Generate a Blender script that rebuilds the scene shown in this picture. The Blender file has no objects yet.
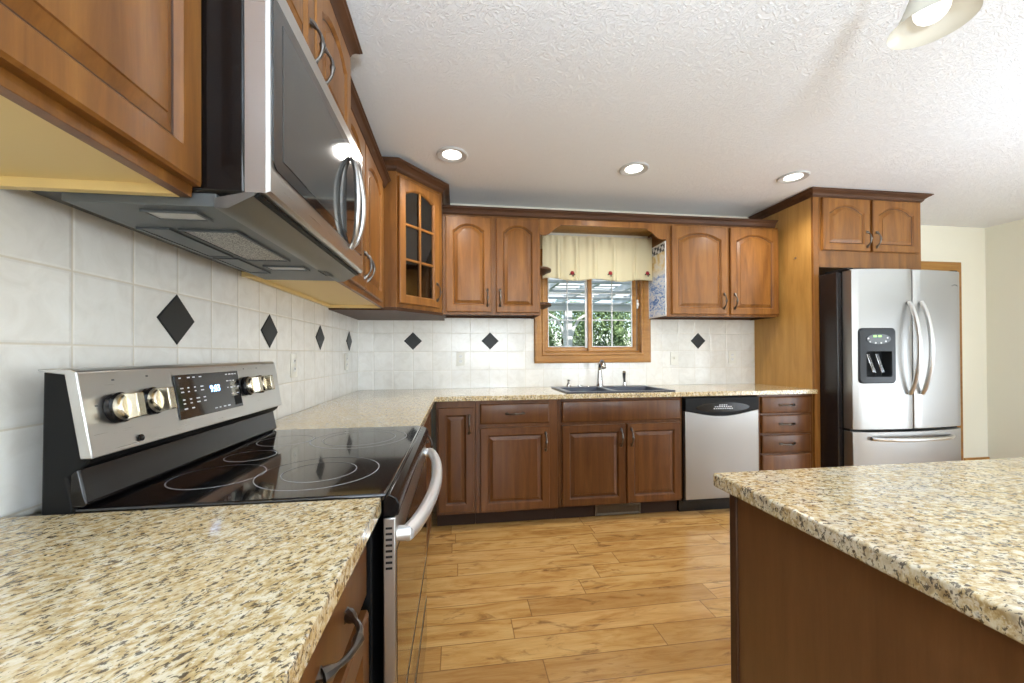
import bpy, bmesh, math, random
from mathutils import Vector, Matrix
random.seed(7)
S = bpy.context.scene
COL = S.collection
R = math.radians
# ------------------------------------------------------------------ camera
def make_camera():
    f, yaw, pitch, roll = 392.49, R(7.812), R(0.317), R(-0.304)
    F = Vector((math.sin(yaw)*math.cos(pitch), math.cos(yaw)*math.cos(pitch), math.sin(pitch)))
    Rt = Vector((math.cos(yaw), -math.sin(yaw), 0)); U = Rt.cross(F)
    R2 = Rt*math.cos(roll)+U*math.sin(roll); U2 = U*math.cos(roll)-Rt*math.sin(roll)
    cd = bpy.data.cameras.new('camera'); cd.sensor_width = 36; cd.lens = f/1024*36
    cd.shift_y = 10.735/1024; cd.clip_start = .02; cd.clip_end = 200
    o = bpy.data.objects.new('camera', cd); COL.objects.link(o)
    m = Matrix((R2, U2, -F)).transposed().to_4x4(); m.translation = (0, 0, 1.1954)
    o.matrix_world = m; S.camera = o
make_camera()
S.view_settings.view_transform = 'Standard'; S.view_settings.look = 'None'
S.view_settings.gamma = 1; S.view_settings.use_curve_mapping = False
S.view_settings.exposure = 0.76
# ------------------------------------------------------------------ world, sun, added daylight
W = bpy.data.worlds.new('world'); S.world = W; W.use_nodes = True
nt = W.node_tree; sky = nt.nodes.new('ShaderNodeTexSky'); sky.sky_type = 'NISHITA'
sky.sun_disc = False; sky.sun_elevation = R(48); sky.sun_rotation = R(200)
nt.links.new(sky.outputs[0], nt.nodes['Background'].inputs[0]); nt.nodes['Background'].inputs[1].default_value = .22
def light(kind, name, loc, rot=(0,0,0), energy=10, color=(1,1,1), **kw):
    l = bpy.data.lights.new(name, kind); l.energy = energy; l.color = color
    for k, v in kw.items(): setattr(l, k, v)
    o = bpy.data.objects.new(name, l); COL.objects.link(o); o.location = loc; o.rotation_euler = rot
    return o
light('SUN', 'sun', (0, 0, 8), (R(42), R(20), R(-25)), 4.2, (1, .95, .87), angle=R(1))
XR, YS, CEIL = 5.36, -3.6, 2.465
XL, YB = -.7985, 3.3126
# area lights added for brightness, at unseen windows behind the camera and unseen glass door
light('AREA', 'added_daylight_front_left', (.6, YS+.06, 1.45), (R(118), 0, 0), 60, (.80, .90, 1), shape='RECTANGLE', size=1.7, size_y=1.3)
light('AREA', 'added_daylight_front_right', (3.4, YS+.06, 1.45), (R(118), 0, 0), 60, (.80, .90, 1), shape='RECTANGLE', size=1.7, size_y=1.3)
light('AREA', 'added_daylight_side', (XR-.06, -.2, 1.1), (0, R(112), 0), 75, (.80, .90, 1), shape='RECTANGLE', size=2.0, size_y=2.2)

# ------------------------------------------------------------------ materials
def mat(name, base=(.8,.8,.8), rough=.5, metal=0, spec=.5, coat=0, emit=None, es=0, alpha=1, trans=0):
    m = bpy.data.materials.new(name); m.use_nodes = True
    b = m.node_tree.nodes['Principled BSDF']
    b.inputs['Base Color'].default_value = (*base, 1); b.inputs['Roughness'].default_value = rough
    b.inputs['Metallic'].default_value = metal; b.inputs['Specular IOR Level'].default_value = spec
    b.inputs['Coat Weight'].default_value = coat; b.inputs['Coat Roughness'].default_value = .12
    b.inputs['Transmission Weight'].default_value = trans
    if emit: b.inputs['Emission Color'].default_value = (*emit, 1); b.inputs['Emission Strength'].default_value = es
    return m
class NG:
    def __init__(s, m): s.m = m; s.t = m.node_tree; s.b = s.t.nodes['Principled BSDF']
    def n(s, ty, **kw):
        nd = s.t.nodes.new(ty)
        for k, v in kw.items(): setattr(nd, k, v)
        return nd
    def l(s, a, b): s.t.links.new(a, b)
    def val(s, x, inp):
        if hasattr(x, 'links') or isinstance(x, bpy.types.NodeSocket): s.l(x, inp)
        else: inp.default_value = x
    def math(s, op, a, b=0, c=None):
        nd = s.n('ShaderNodeMath', operation=op); s.val(a, nd.inputs[0]); s.val(b, nd.inputs[1])
        if c is not None: s.val(c, nd.inputs[2])
        return nd.outputs[0]
    def coord(s, scale=(1,1,1), rot=(0,0,0), loc=(0,0,0), rnd=False, vt='POINT'):
        c = s.n('ShaderNodeTexCoord'); mp = s.n('ShaderNodeMapping'); mp.vector_type = vt
        mp.inputs['Scale'].default_value = scale; mp.inputs['Rotation'].default_value = rot; mp.inputs['Location'].default_value = loc
        if rnd:
            oi = s.n('ShaderNodeObjectInfo'); va = s.n('ShaderNodeVectorMath', operation='ADD')
            sc = s.math('MULTIPLY', oi.outputs['Random'], 37.0)
            s.l(c.outputs['Object'], va.inputs[0]); s.l(sc, va.inputs[1]); s.l(va.outputs[0], mp.inputs[0])
        else: s.l(c.outputs['Object'], mp.inputs[0])
        return mp.outputs[0]
    def noise(s, v, scale, detail=4, rough=.5, dist=0):
        nd = s.n('ShaderNodeTexNoise'); s.l(v, nd.inputs['Vector']); nd.inputs['Scale'].default_value = scale
        nd.inputs['Detail'].default_value = detail; nd.inputs['Roughness'].default_value = rough; nd.inputs['Distortion'].default_value = dist
        return nd.outputs['Fac']
    def ramp(s, f, stops, interp='LINEAR'):
        nd = s.n('ShaderNodeValToRGB'); nd.color_ramp.interpolation = interp; e = nd.color_ramp.elements
        while len(e) < len(stops): e.new(.5)
        for k, (p, c) in enumerate(stops):
            e[k].position = p; e[k].color = (*c, 1) if len(c) == 3 else c
        s.l(f, nd.inputs[0]); return nd.outputs[0]
    def mix(s, f, a, b, bt='MIX'):
        nd = s.n('ShaderNodeMix', data_type='RGBA', blend_type=bt); s.val(f, nd.inputs[0])
        for x, i in ((a, 6), (b, 7)):
            if isinstance(x, tuple): nd.inputs[i].default_value = (*x, 1)
            else: s.l(x, nd.inputs[i])
        return nd.outputs[2]
    def bump(s, h, strength=.2, dist=.01):
        nd = s.n('ShaderNodeBump'); nd.inputs['Strength'].default_value = strength; nd.inputs['Distance'].default_value = dist
        s.l(h, nd.inputs['Height']); s.l(nd.outputs[0], s.b.inputs['Normal'])
    def col(s, c): s.l(c, s.b.inputs['Base Color'])

def wood(name, dark, mid, lite, rough=.36, axis='Z', coat=.08):
    m = mat(name, mid, rough, coat=coat, spec=.35); g = NG(m)
    sc = {'Z': (9, 9, .9), 'X': (.9, 9, 9), 'Y': (9, .9, 9)}[axis]
    v = g.coord(sc, rnd=True)
    a = g.noise(v, 2.2, 6, .6, .6); c = g.ramp(a, [(.25, dark), (.5, mid), (.75, lite)])
    v2 = g.coord(tuple(x*7 for x in sc), rnd=True); f = g.noise(v2, 3, 3, .6)
    c = g.mix(g.math('MULTIPLY', f, .35), c, tuple(x*.55 for x in dark))
    oi = g.n('ShaderNodeObjectInfo'); tv = g.math('MULTIPLY_ADD', oi.outputs['Random'], .25, .88)
    c = g.mix(1.0, c, g.n('ShaderNodeCombineColor').outputs[0], 'MULTIPLY')
    cc = [n for n in g.t.nodes if n.type == 'COMBINE_COLOR'][0]
    for i in range(3): g.l(tv, cc.inputs[i])
    g.col(c); g.bump(f, .04, .002)
    return m
M = {}
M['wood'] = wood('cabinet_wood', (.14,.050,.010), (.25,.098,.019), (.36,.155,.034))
M['wood_shaded'] = wood('base_cabinet_wood_shaded', (.08,.027,.007), (.130,.046,.011), (.185,.072,.019))  # same wood as the upper cabinets, weaker light down here painted into the colour
M['glaze'] = wood('dark_glaze_wood', (.035,.014,.006), (.07,.028,.012), (.10,.042,.018), rough=.4, coat=0)
M['crown'] = wood('crown_wood', (.055,.024,.011), (.095,.042,.02), (.14,.066,.032), axis='X', rough=.45, coat=0)
M['crown'].node_tree.nodes['Principled BSDF'].inputs['Specular IOR Level'].default_value = .2
M['veneer'] = wood('oak_veneer', (.38,.19,.045), (.50,.265,.068), (.58,.325,.09), rough=.38)
M['casing'] = wood('casing_oak', (.30,.125,.026), (.43,.20,.045), (.52,.27,.075), axis='X')
M['melamine'] = mat('maple_melamine', (.78,.58,.25), .45)
M['island'] = wood('island_wood', (.13,.056,.021), (.165,.072,.027), (.20,.088,.034), rough=.3, coat=.3)
M['toe'] = mat('toe_kick_brown', (.035,.017,.009), .7, spec=.2)
M['black'] = mat('black_enamel', (.005,.004,.004), .16, spec=.35)
M['blackmat'] = mat('black_plastic', (.006,.006,.006), .5, spec=.18)
M['glassblack'] = mat('black_ceramic_glass', (.004,.004,.005), .05, coat=.5)
M['ring'] = mat('grey_print', (.32,.32,.33), .3)
M['chrome'] = mat('chrome', (.55,.55,.55), .14, 1)
M['nickel'] = mat('brushed_nickel', (.62,.56,.44), .25, 1)
M['pewter'] = mat('pewter', (.15,.135,.12), .28, 1)
M['white'] = mat('white_plastic', (.8,.8,.78), .35)
M['ivory'] = mat('ivory_plastic', (.78,.76,.68), .35)
M['print'] = mat('white_print', (.7,.7,.72), .5)
M['sink'] = mat('dark_composite', (.025,.035,.06), .28)
M['red'] = mat('red_flower_cloth', (.25,.01,.015), .8)
M['leafcloth'] = mat('green_leaf_cloth', (.03,.05,.015), .8)
M['dark'] = mat('dark_cavity', (.01,.008,.007), .8)
M['led'] = mat('blue_led', (0,0,0), .4, emit=(.25,.5,1), es=5)
M['ledg'] = mat('green_led', (0,0,0), .4, emit=(.3,1,.15), es=1.6)
M['lamp'] = mat('lamp_lens', (1,1,1), .4, emit=(1,.97,.92), es=5)
M['bulb'] = mat('frosted_bulb', (.9,.9,.9), .4, emit=(1,.98,1), es=.5)
M['trimwhite'] = mat('white_enamel', (.72,.72,.72), .3)
M['trimgrey'] = mat('satin_trim', (.55,.55,.54), .4)
M['doorwhite'] = mat('white_door_paint', (.8,.8,.77), .35)
M['grille'] = mat('bronze_grille', (.12,.09,.06), .4, .6)
def steel(name, base, rough, sc):
    m = mat(name, base, rough, 1); g = NG(m)
    n = g.noise(g.coord(sc), 3, 2, .6)
    r = g.n('ShaderNodeMapRange'); g.l(n, r.inputs[0]); r.inputs[3].default_value = rough-.03; r.inputs[4].default_value = rough+.05
    g.l(r.outputs[0], g.b.inputs['Roughness']); return m
M['steel'] = steel('brushed_steel', (.57,.565,.55), .28, (2, 2, 160))
M['steelv'] = steel('brushed_steel_fridge', (.36,.352,.34), .37, (160, 160, 2))
for k in ('steelv',):
    b = M[k].node_tree.nodes['Principled BSDF']; b.inputs['Anisotropic'].default_value = .6
M['greypaint'] = mat('grey_painted_metal', (.11,.12,.125), .4, .3)
def m_mesh():
    m = mat('filter_mesh', (.3,.29,.27), .4, .8); g = NG(m)
    v = g.n('ShaderNodeTexVoronoi'); g.l(g.coord(), v.inputs['Vector']); v.inputs['Scale'].default_value = 260
    g.col(g.ramp(v.outputs['Distance'], [(.2, (.03,.03,.03)), (.6, (.5,.48,.44))])); g.bump(v.outputs['Distance'], .4, .002); return m
M['mesh'] = m_mesh()
def m_fridge_side():
    m = mat('textured_black_metal', (.012,.009,.009), .25); g = NG(m)
    g.bump(g.noise(g.coord(), 160, 2), .25, .003); return m
M['fridgeside'] = m_fridge_side()
def m_glass():
    m = bpy.data.materials.new('clear_glass'); m.use_nodes = True; t = m.node_tree; t.nodes.clear()
    o = t.nodes.new('ShaderNodeOutputMaterial'); tr = t.nodes.new('ShaderNodeBsdfTransparent'); gl = t.nodes.new('ShaderNodeBsdfGlossy')
    gl.inputs['Roughness'].default_value = .02; tr.inputs[0].default_value = (.93,.95,.95,1)
    fr = t.nodes.new('ShaderNodeFresnel'); fr.inputs[0].default_value = 2.2; mx = t.nodes.new('ShaderNodeMixShader')
    t.links.new(fr.outputs[0], mx.inputs[0]); t.links.new(tr.outputs[0], mx.inputs[1]); t.links.new(gl.outputs[0], mx.inputs[2]); t.links.new(mx.outputs[0], o.inputs[0])
    return m
M['glass'] = m_glass(); M['winglass'] = m_glass(); M['winglass'].name = 'window_glass'
M['winglass'].node_tree.nodes['Fresnel'].inputs[0].default_value = 1.12
def m_shade():
    m = mat('frosted_white_glass', (.74,.72,.64), .2, trans=0); g = NG(m)
    tr = g.n('ShaderNodeBsdfTranslucent'); tr.inputs[0].default_value = (.66,.63,.54,1); mx = g.n('ShaderNodeMixShader'); mx.inputs[0].default_value = .4
    out = [n for n in g.t.nodes if n.type == 'OUTPUT_MATERIAL'][0]
    g.l(g.b.outputs[0], mx.inputs[1]); g.l(tr.outputs[0], mx.inputs[2]); g.l(mx.outputs[0], out.inputs[0]); return m
M['shade'] = m_shade()
def m_cloth():
    m = mat('cream_curtain_cloth', (.86,.80,.58), .85); g = NG(m)
    tr = g.n('ShaderNodeBsdfTranslucent'); tr.inputs[0].default_value = (.90,.82,.58,1); mx = g.n('ShaderNodeMixShader'); mx.inputs[0].default_value = .45
    out = [n for n in g.t.nodes if n.type == 'OUTPUT_MATERIAL'][0]
    g.l(g.b.outputs[0], mx.inputs[1]); g.l(tr.outputs[0], mx.inputs[2]); g.l(mx.outputs[0], out.inputs[0])
    g.bump(g.noise(g.coord((300,300,300)), 1, 1), .15, .001); return m
M['cloth'] = m_cloth()
def m_granite(name, warm, rotz, tint):
    m = mat(name, (.7,.6,.4), .12, coat=.3); g = NG(m)
    v = g.coord((1.1, .66, 1), rot=(0, 0, rotz), vt='TEXTURE'); vi = g.coord()
    a = g.noise(v, 62, 6, .65, .4)
    c = g.ramp(a, [(.34, (.34*tint,.23*tint,.10*tint)), (.44, (.50,.36,.17)), (.53, (.66,.56,.37)), (.66, (.74,.68,.54))])
    b = g.noise(v, 13, 4, .6, .3)
    c = g.mix(g.ramp(b, [(.46, (0,0,0)), (.76, (.85,.85,.85))]), c, warm)
    gr = g.noise(v, 135, 3, .6)
    c = g.mix(g.ramp(gr, [(.60, (0,0,0)), (.67, (.75,.75,.75))]), c, (.30,.19,.09))
    k = g.noise(v, 120, 4, .65, .5); big = g.noise(v, 26, 3, .5)
    kk = g.math('ADD', k, g.math('MULTIPLY', big, .28))
    c = g.mix(g.ramp(kk, [(.690, (0,0,0)), (.735, (.85,.85,.85))]), c, (.05,.038,.03))
    w = g.noise(vi, 150, 2, .5)
    c = g.mix(g.ramp(w, [(.62, (0,0,0)), (.7, (.6,.6,.6))]), c, (.78,.74,.64))
    g.col(c); return m
M['granite'] = m_granite('speckled_granite', (.62,.46,.23), R(48), 1)
M['granite_island'] = m_granite('speckled_granite_island', (.62,.57,.47), R(-12), 1.0)
def m_floor():
    m = mat('hickory_planks', (.5,.28,.1), .27, coat=.25); g = NG(m)
    c = g.n('ShaderNodeTexCoord'); sp = g.n('ShaderNodeSeparateXYZ'); g.l(c.outputs['Object'], sp.inputs[0])
    X, Y = sp.outputs[0], sp.outputs[1]
    r = g.math('DIVIDE', g.math('ADD', Y, .003), .1265); row = g.math('FLOOR', r); fr = g.math('FRACT', r)
    wn = g.n('ShaderNodeTexWhiteNoise', noise_dimensions='1D'); g.l(row, wn.inputs['W'])
    xs = g.math('ADD', g.math('DIVIDE', X, .92), g.math('MULTIPLY', wn.outputs[0], 9.7))
    cell = g.math('FLOOR', xs); fx = g.math('FRACT', xs)
    cv = g.n('ShaderNodeCombineXYZ'); g.l(cell, cv.inputs[0]); g.l(row, cv.inputs[1])
    w2 = g.n('ShaderNodeTexWhiteNoise', noise_dimensions='2D'); g.l(cv.outputs[0], w2.inputs['Vector'])
    off = g.n('ShaderNodeVectorMath', operation='MULTIPLY_ADD'); g.l(w2.outputs['Color'], off.inputs[0]); off.inputs[1].default_value = (20,20,20)
    mp = g.n('ShaderNodeMapping'); mp.inputs['Scale'].default_value = (1.3, 7, 1); g.l(c.outputs['Object'], mp.inputs[0]); g.l(mp.outputs[0], off.inputs[2])
    a = g.noise(off.outputs[0], 2.4, 7, .62, 1.2)
    cc = g.ramp(a, [(.26, (.33,.14,.034)), (.40, (.53,.28,.078)), (.55, (.64,.375,.125)), (.75, (.71,.45,.175))])
    tone = g.ramp(w2.outputs[0], [(0, (.70,.62,.55)), (.35, (.93,.9,.86)), (.7, (1,1,1)), (1, (1.0,.97,1.0))])
    cc = g.mix(1, cc, tone, 'MULTIPLY')
    gr = g.n('ShaderNodeMapping'); gr.inputs['Scale'].default_value = (3, 60, 1); g.l(off.outputs[0], gr.inputs[0])
    fine = g.noise(gr.outputs[0], 1.2, 4, .6, .4)
    cc = g.mix(g.math('MULTIPLY', g.ramp(fine, [(.45,(0,0,0)),(.8,(1,1,1))]), .45), cc, (.26,.11,.03))
    vk = g.n('ShaderNodeMapping'); vk.inputs['Scale'].default_value = (1.4, 1.0, 1); g.l(off.outputs[0], vk.inputs[0])
    kn = g.noise(vk.outputs[0], 1.7, 5, .65, 1.5)
    cc = g.mix(g.ramp(kn, [(.57, (0,0,0)), (.70, (.8,.8,.8))]), cc, (.16,.065,.02))
    e1 = g.math('MINIMUM', fr, g.math('SUBTRACT', 1, fr)); e2 = g.math('MULTIPLY', g.math('MINIMUM', fx, g.math('SUBTRACT', 1, fx)), 7.3)
    e = g.math('MINIMUM', e1, e2); lf = g.ramp(e, [(.008, (1,1,1)), (.022, (0,0,0))])
    cc = g.mix(g.math('MULTIPLY', lf, .7), cc, (.13,.055,.018)); g.col(cc)
    hs = g.noise(mp.outputs[0], 3, 2, .5)
    h = g.math('ADD', g.math('MULTIPLY', hs, .5), g.ramp(e, [(0, (0,0,0)), (.04, (1,1,1))]))
    g.bump(h, .25, .003); return m
M['floor'] = m_floor()
def m_tile(axis, off):
    m = mat('ceramic_tile_'+axis, (.75,.73,.66), .2, coat=.2); g = NG(m)
    c = g.n('ShaderNodeTexCoord'); sp = g.n('ShaderNodeSeparateXYZ'); g.l(c.outputs['Object'], sp.inputs[0])
    u = g.math('DIVIDE', g.math('SUBTRACT', sp.outputs[0 if axis == 'X' else 1], off), .1562)
    v = g.math('DIVIDE', g.math('SUBTRACT', sp.outputs[2], 1.220), .1545)
    fu, fv = g.math('FRACT', u), g.math('FRACT', v)
    e = g.math('MINIMUM', g.math('MINIMUM', fu, g.math('SUBTRACT', 1, fu)), g.math('MINIMUM', fv, g.math('SUBTRACT', 1, fv)))
    cv = g.n('ShaderNodeCombineXYZ'); g.l(g.math('FLOOR', u), cv.inputs[0]); g.l(g.math('FLOOR', v), cv.inputs[1])
    w = g.n('ShaderNodeTexWhiteNoise', noise_dimensions='2D'); g.l(cv.outputs[0], w.inputs['Vector'])
    n = g.noise(g.coord(), 14, 5, .6, 1.0)
    cc = g.ramp(n, [(.3, (.77,.745,.69)), (.55, (.84,.82,.77)), (.75, (.87,.855,.815))])
    cc = g.mix(1, cc, g.ramp(w.outputs[0], [(0, (.93,.93,.92)), (1, (1,1,1))]), 'MULTIPLY')
    gl = g.ramp(e, [(.009, (1,1,1)), (.016, (0,0,0))])
    cc = g.mix(g.math('MULTIPLY', gl, .7 if axis == 'Y' else .38), cc, (.66,.59,.46)); g.col(cc)
    h = g.math('ADD', g.math('MULTIPLY', n, .35), g.ramp(e, [(.008, (0,0,0)), (.04, (1,1,1))])); g.bump(h, .35, .003)
    return m
M['tileL'] = m_tile('Y', 1.249-.1562*8); M['tileB'] = m_tile('X', -.368-.1562*4)
M['accent'] = mat('black_glass_tile', (.022,.024,.024), .4, spec=.3)
def m_ceiling():
    m = mat('textured_ceiling', (.87,.87,.87), .8); g = NG(m)
    v = g.coord(); n1 = g.noise(v, 26, 3, .6, 1.6); n2 = g.noise(v, 60, 2, .5, .5)
    r = g.ramp(n1, [(.42, (0,0,0)), (.5, (1,1,1)), (.58, (.1,.1,.1))])
    g.bump(g.math('ADD', r, g.math('MULTIPLY', n2, .6)), .5, .006); return m
M['ceiling'] = m_ceiling()
def m_wall():
    m = mat('cream_wall_paint', (.84,.81,.68), .7); g = NG(m); g.bump(g.noise(g.coord(), 120, 2), .06, .002); return m
M['wall'] = m_wall()
def m_leaf(name, a, b):
    m = mat(name, a, .6); g = NG(m); c = g.ramp(g.noise(g.coord(), 9, 3), [(.35, a), (.65, b)]); g.col(c); return m
M['leaf'] = m_leaf('foliage', (.05,.10,.04), (.26,.36,.15))
M['grass'] = m_leaf('lawn', (.06,.11,.03), (.12,.18,.06))
def m_art():
    m = mat('painted_panel', (.5,.5,.6), .5); g = NG(m)
    c = g.n('ShaderNodeTexCoord'); sp = g.n('ShaderNodeSeparateXYZ'); g.l(c.outputs['Object'], sp.inputs[0])
    z = sp.outputs[2]; n = g.noise(g.coord((1,1,1)), 9, 5, .6, 1.2); n2 = g.noise(g.coord((1,1,2.4)), 13, 4, .6, 1.5)
    low = g.ramp(n2, [(.36, (.08,.18,.5)), (.46, (.3,.45,.75)), (.53, (.72,.76,.84)), (.62, (.75,.76,.8)), (.72, (.25,.38,.68))])
    mid = g.ramp(n, [(.35, (.6,.42,.16)), (.48, (.72,.6,.36)), (.58, (.72,.70,.66)), (.7, (.55,.33,.14))])
    ch = g.n('ShaderNodeTexChecker'); g.l(g.coord((1,1,1), rot=(R(20),0,0)), ch.inputs[0]); ch.inputs['Scale'].default_value = 30
    ch.inputs[1].default_value = (.03,.03,.04,1); ch.inputs[2].default_value = (.6,.6,.62,1)
    f1 = g.ramp(g.math('ADD', z, g.math('MULTIPLY', n, .2)), [(.42, (0,0,0)), (.50, (1,1,1))])
    f2 = g.ramp(z, [(.53, (0,0,0)), (.54, (1,1,1))])
    c1 = g.mix(f1, low, mid); g.col(g.mix(f2, c1, ch.outputs[0])); return m
M['art'] = m_art()

# ------------------------------------------------------------------ mesh helpers
class MB:
    def __init__(s): s.bm = bmesh.new()
    def box(s, x0, x1, y0, y1, z0, z1):
        v = [s.bm.verts.new(p) for p in ((x0,y0,z0),(x1,y0,z0),(x1,y1,z0),(x0,y1,z0),(x0,y0,z1),(x1,y0,z1),(x1,y1,z1),(x0,y1,z1))]
        for f in ((0,3,2,1),(4,5,6,7),(0,1,5,4),(1,2,6,5),(2,3,7,6),(3,0,4,7)): s.bm.faces.new([v[i] for i in f])
        return s
    def loft(s, rings, close=True, cap0=True, cap1=True):
        rv = [[s.bm.verts.new(p) for p in r] for r in rings]; n = len(rv[0])
        for a, b in zip(rv, rv[1:]):
            for i in range(n if close else n-1):
                j = (i+1) % n
                s.bm.faces.new((a[i], a[j], b[j], b[i]))
        if cap0: s.bm.faces.new(list(reversed(rv[0])))
        if cap1: s.bm.faces.new(rv[-1])
        return s
    def prism(s, poly, h0, h1, axis='z'):
        f = {'z': lambda p, h: (p[0], p[1], h), 'y': lambda p, h: (p[0], h, p[1]), 'x': lambda p, h: (h, p[0], p[1])}[axis]
        return s.loft([[f(p, h0) for p in poly], [f(p, h1) for p in poly]])
    def tube(s, pts, rad, n=10, closed=False, flat=1.0):
        pts = [Vector(p) for p in pts]; m = len(pts); rads = rad if isinstance(rad, (list, tuple)) else [rad]*m
        rings = []; up = Vector((0,0,1)); prev = None
        for i, p in enumerate(pts):
            t = (pts[(i+1) % m]-pts[i-1]) if closed else (pts[min(i+1, m-1)]-pts[max(i-1, 0)]); t.normalize()
            if prev is None:
                a = up if abs(t.z) < .9 else Vector((1,0,0)); a = (a - t*a.dot(t)).normalized()
            else: a = (prev - t*prev.dot(t)).normalized()
            prev = a; b = t.cross(a)
            rings.append([p + (a*math.cos(k*2*math.pi/n)*flat + b*math.sin(k*2*math.pi/n))*rads[i] for k in range(n)])
        if closed: rings.append(rings[0]); return s.loft(rings, cap0=False, cap1=False)
        return s.loft(rings)
    def lathe(s, prof, n=28, M4=None, cap0=True, cap1=True):
        M4 = M4 or Matrix()
        rings = [[M4 @ Vector((r*math.cos(k*2*math.pi/n), r*math.sin(k*2*math.pi/n), z)) for k in range(n)] for r, z in prof]
        return s.loft(rings, cap0=cap0, cap1=cap1)
    def quad(s, *p): s.bm.faces.new([s.bm.verts.new(q) for q in p]); return s
    def build(s, name, m, parent=None, bev=0, seg=2, smooth=35, loc=None):
        bmesh.ops.remove_doubles(s.bm, verts=s.bm.verts, dist=1e-6)
        bmesh.ops.recalc_face_normals(s.bm, faces=s.bm.faces)
        me = bpy.data.meshes.new(name)
        if loc is not None: bmesh.ops.translate(s.bm, verts=s.bm.verts, vec=-Vector(loc))
        s.bm.to_mesh(me); s.bm.free()
        me.materials.append(M[m] if isinstance(m, str) else m)
        if smooth:
            for p in me.polygons: p.use_smooth = True
            me.set_sharp_from_angle(angle=R(smooth))
        o = bpy.data.objects.new(name, me); COL.objects.link(o)
        if parent is not None: o.parent = parent
        if loc is not None: o.location = loc
        if bev:
            b = o.modifiers.new('bevel', 'BEVEL'); b.width = bev; b.segments = seg; b.limit_method = 'ANGLE'; b.angle_limit = R(40)
            b.harden_normals = False
        return o
def box(name, m, x0, x1, y0, y1, z0, z1, parent=None, bev=0, **k): return MB().box(x0,x1,y0,y1,z0,z1).build(name, m, parent, bev, **k)
def tag(o, label=None, cat=None, group=None, kind=None):
    if label: o['label'] = label
    if cat: o['category'] = cat
    if group: o['group'] = group
    if kind: o['kind'] = kind
    return o
def thing(name, label, cat, loc=(0,0,0), rz=0, group=None):
    o = bpy.data.objects.new(name, None); COL.objects.link(o); o.empty_display_size = .05
    o.location = loc; o.rotation_euler = (0,0,rz); return tag(o, label, cat, group)
def struct(o): o['kind'] = 'structure'; return o
def copy_tree(o, parent=None):
    kids = [c for c in bpy.data.objects if c.parent == o]
    c = o.copy(); COL.objects.link(c)
    if parent: c.parent = parent
    for k in kids: copy_tree(k, c)
    return c
def text(s, size, m, parent, loc, rot, name='marking', depth=.0004, align='CENTER'):
    cu = bpy.data.curves.new('t', 'FONT'); cu.body = s; cu.size = size; cu.extrude = depth; cu.align_x = align; cu.align_y = 'CENTER'
    t = bpy.data.objects.new('t', cu); COL.objects.link(t)
    bpy.context.view_layer.update()
    me = bpy.data.meshes.new_from_object(t.evaluated_get(bpy.context.evaluated_depsgraph_get()))
    bpy.data.objects.remove(t); bpy.data.curves.remove(cu)
    me.materials.clear(); me.materials.append(M[m]); o = bpy.data.objects.new(name, me); COL.objects.link(o)
    o.parent = parent; o.location = loc; o.rotation_euler = rot; return o
def slab(xs, ys, hole, z0, z1):
    """slab from grid cells; hole(i,j) -> True leaves the cell out"""
    mb = MB(); bm = mb.bm; V = {}
    def v(i, j, k):
        if (i,j,k) not in V: V[(i,j,k)] = bm.verts.new((xs[i], ys[j], (z0, z1)[k]))
        return V[(i,j,k)]
    nx, ny = len(xs)-1, len(ys)-1
    solid = lambda i, j: 0 <= i < nx and 0 <= j < ny and not hole(i, j)
    for i in range(nx):
        for j in range(ny):
            if not solid(i, j): continue
            bm.faces.new((v(i,j,1), v(i+1,j,1), v(i+1,j+1,1), v(i,j+1,1)))
            bm.faces.new((v(i,j,0), v(i,j+1,0), v(i+1,j+1,0), v(i+1,j,0)))
            if not solid(i, j-1): bm.faces.new((v(i,j,0), v(i+1,j,0), v(i+1,j,1), v(i,j,1)))
            if not solid(i+1, j): bm.faces.new((v(i+1,j,0), v(i+1,j+1,0), v(i+1,j+1,1), v(i+1,j,1)))
            if not solid(i, j+1): bm.faces.new((v(i+1,j+1,0), v(i,j+1,0), v(i,j+1,1), v(i+1,j+1,1)))
            if not solid(i-1, j): bm.faces.new((v(i,j+1,0), v(i,j,0), v(i,j,1), v(i,j+1,1)))
    return mb

# ------------------------------------------------------------------ room
T = .12
struct(box('floor', 'floor', XL-.3, XR+.3, YS-.2, YB+.2, -.05, 0))
struct(box('ceiling', 'ceiling', XL-.3, XR+.3, YS-.2, YB+.2, CEIL, CEIL+.08))
struct(box('wall_left', 'wall', XL-.008-T, XL-.008, YS-.2, YB+.2, 0, CEIL))
WX0, WX1, WZ0, WZ1 = .735, 1.62, 1.205, 2.02
w = MB(); y0, y1 = YB+.008, YB+.008+T
w.box(XL, WX0, y0, y1, 0, CEIL).box(WX1, XR, y0, y1, 0, CEIL).box(WX0, WX1, y0, y1, 0, WZ0).box(WX0, WX1, y0, y1, WZ1, CEIL)
struct(w.build('wall_back', 'wall', smooth=0))
w = MB(); x0, x1 = XR, XR+T   # glass door opening in the right wall
w.box(x0, x1, YS, -1.3, 0, CEIL).box(x0, x1, .9, YB+.008+T, 0, CEIL).box(x0, x1, -1.3, .9, 2.1, CEIL)
struct(w.build('wall_right', 'wall', smooth=0))
w = MB(); w.box(XL, -.25, YS-T, YS, 0, CEIL).box(1.45, 2.55, YS-T, YS, 0, CEIL).box(4.25, XR, YS-T, YS, 0, CEIL)
w.box(-.25, 1.45, YS-T, YS, 0, .8).box(-.25, 1.45, YS-T, YS, 2.1, CEIL).box(2.55, 4.25, YS-T, YS, 0, .8).box(2.55, 4.25, YS-T, YS, 2.1, CEIL)
struct(w.build('wall_front', 'wall', smooth=0))
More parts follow.
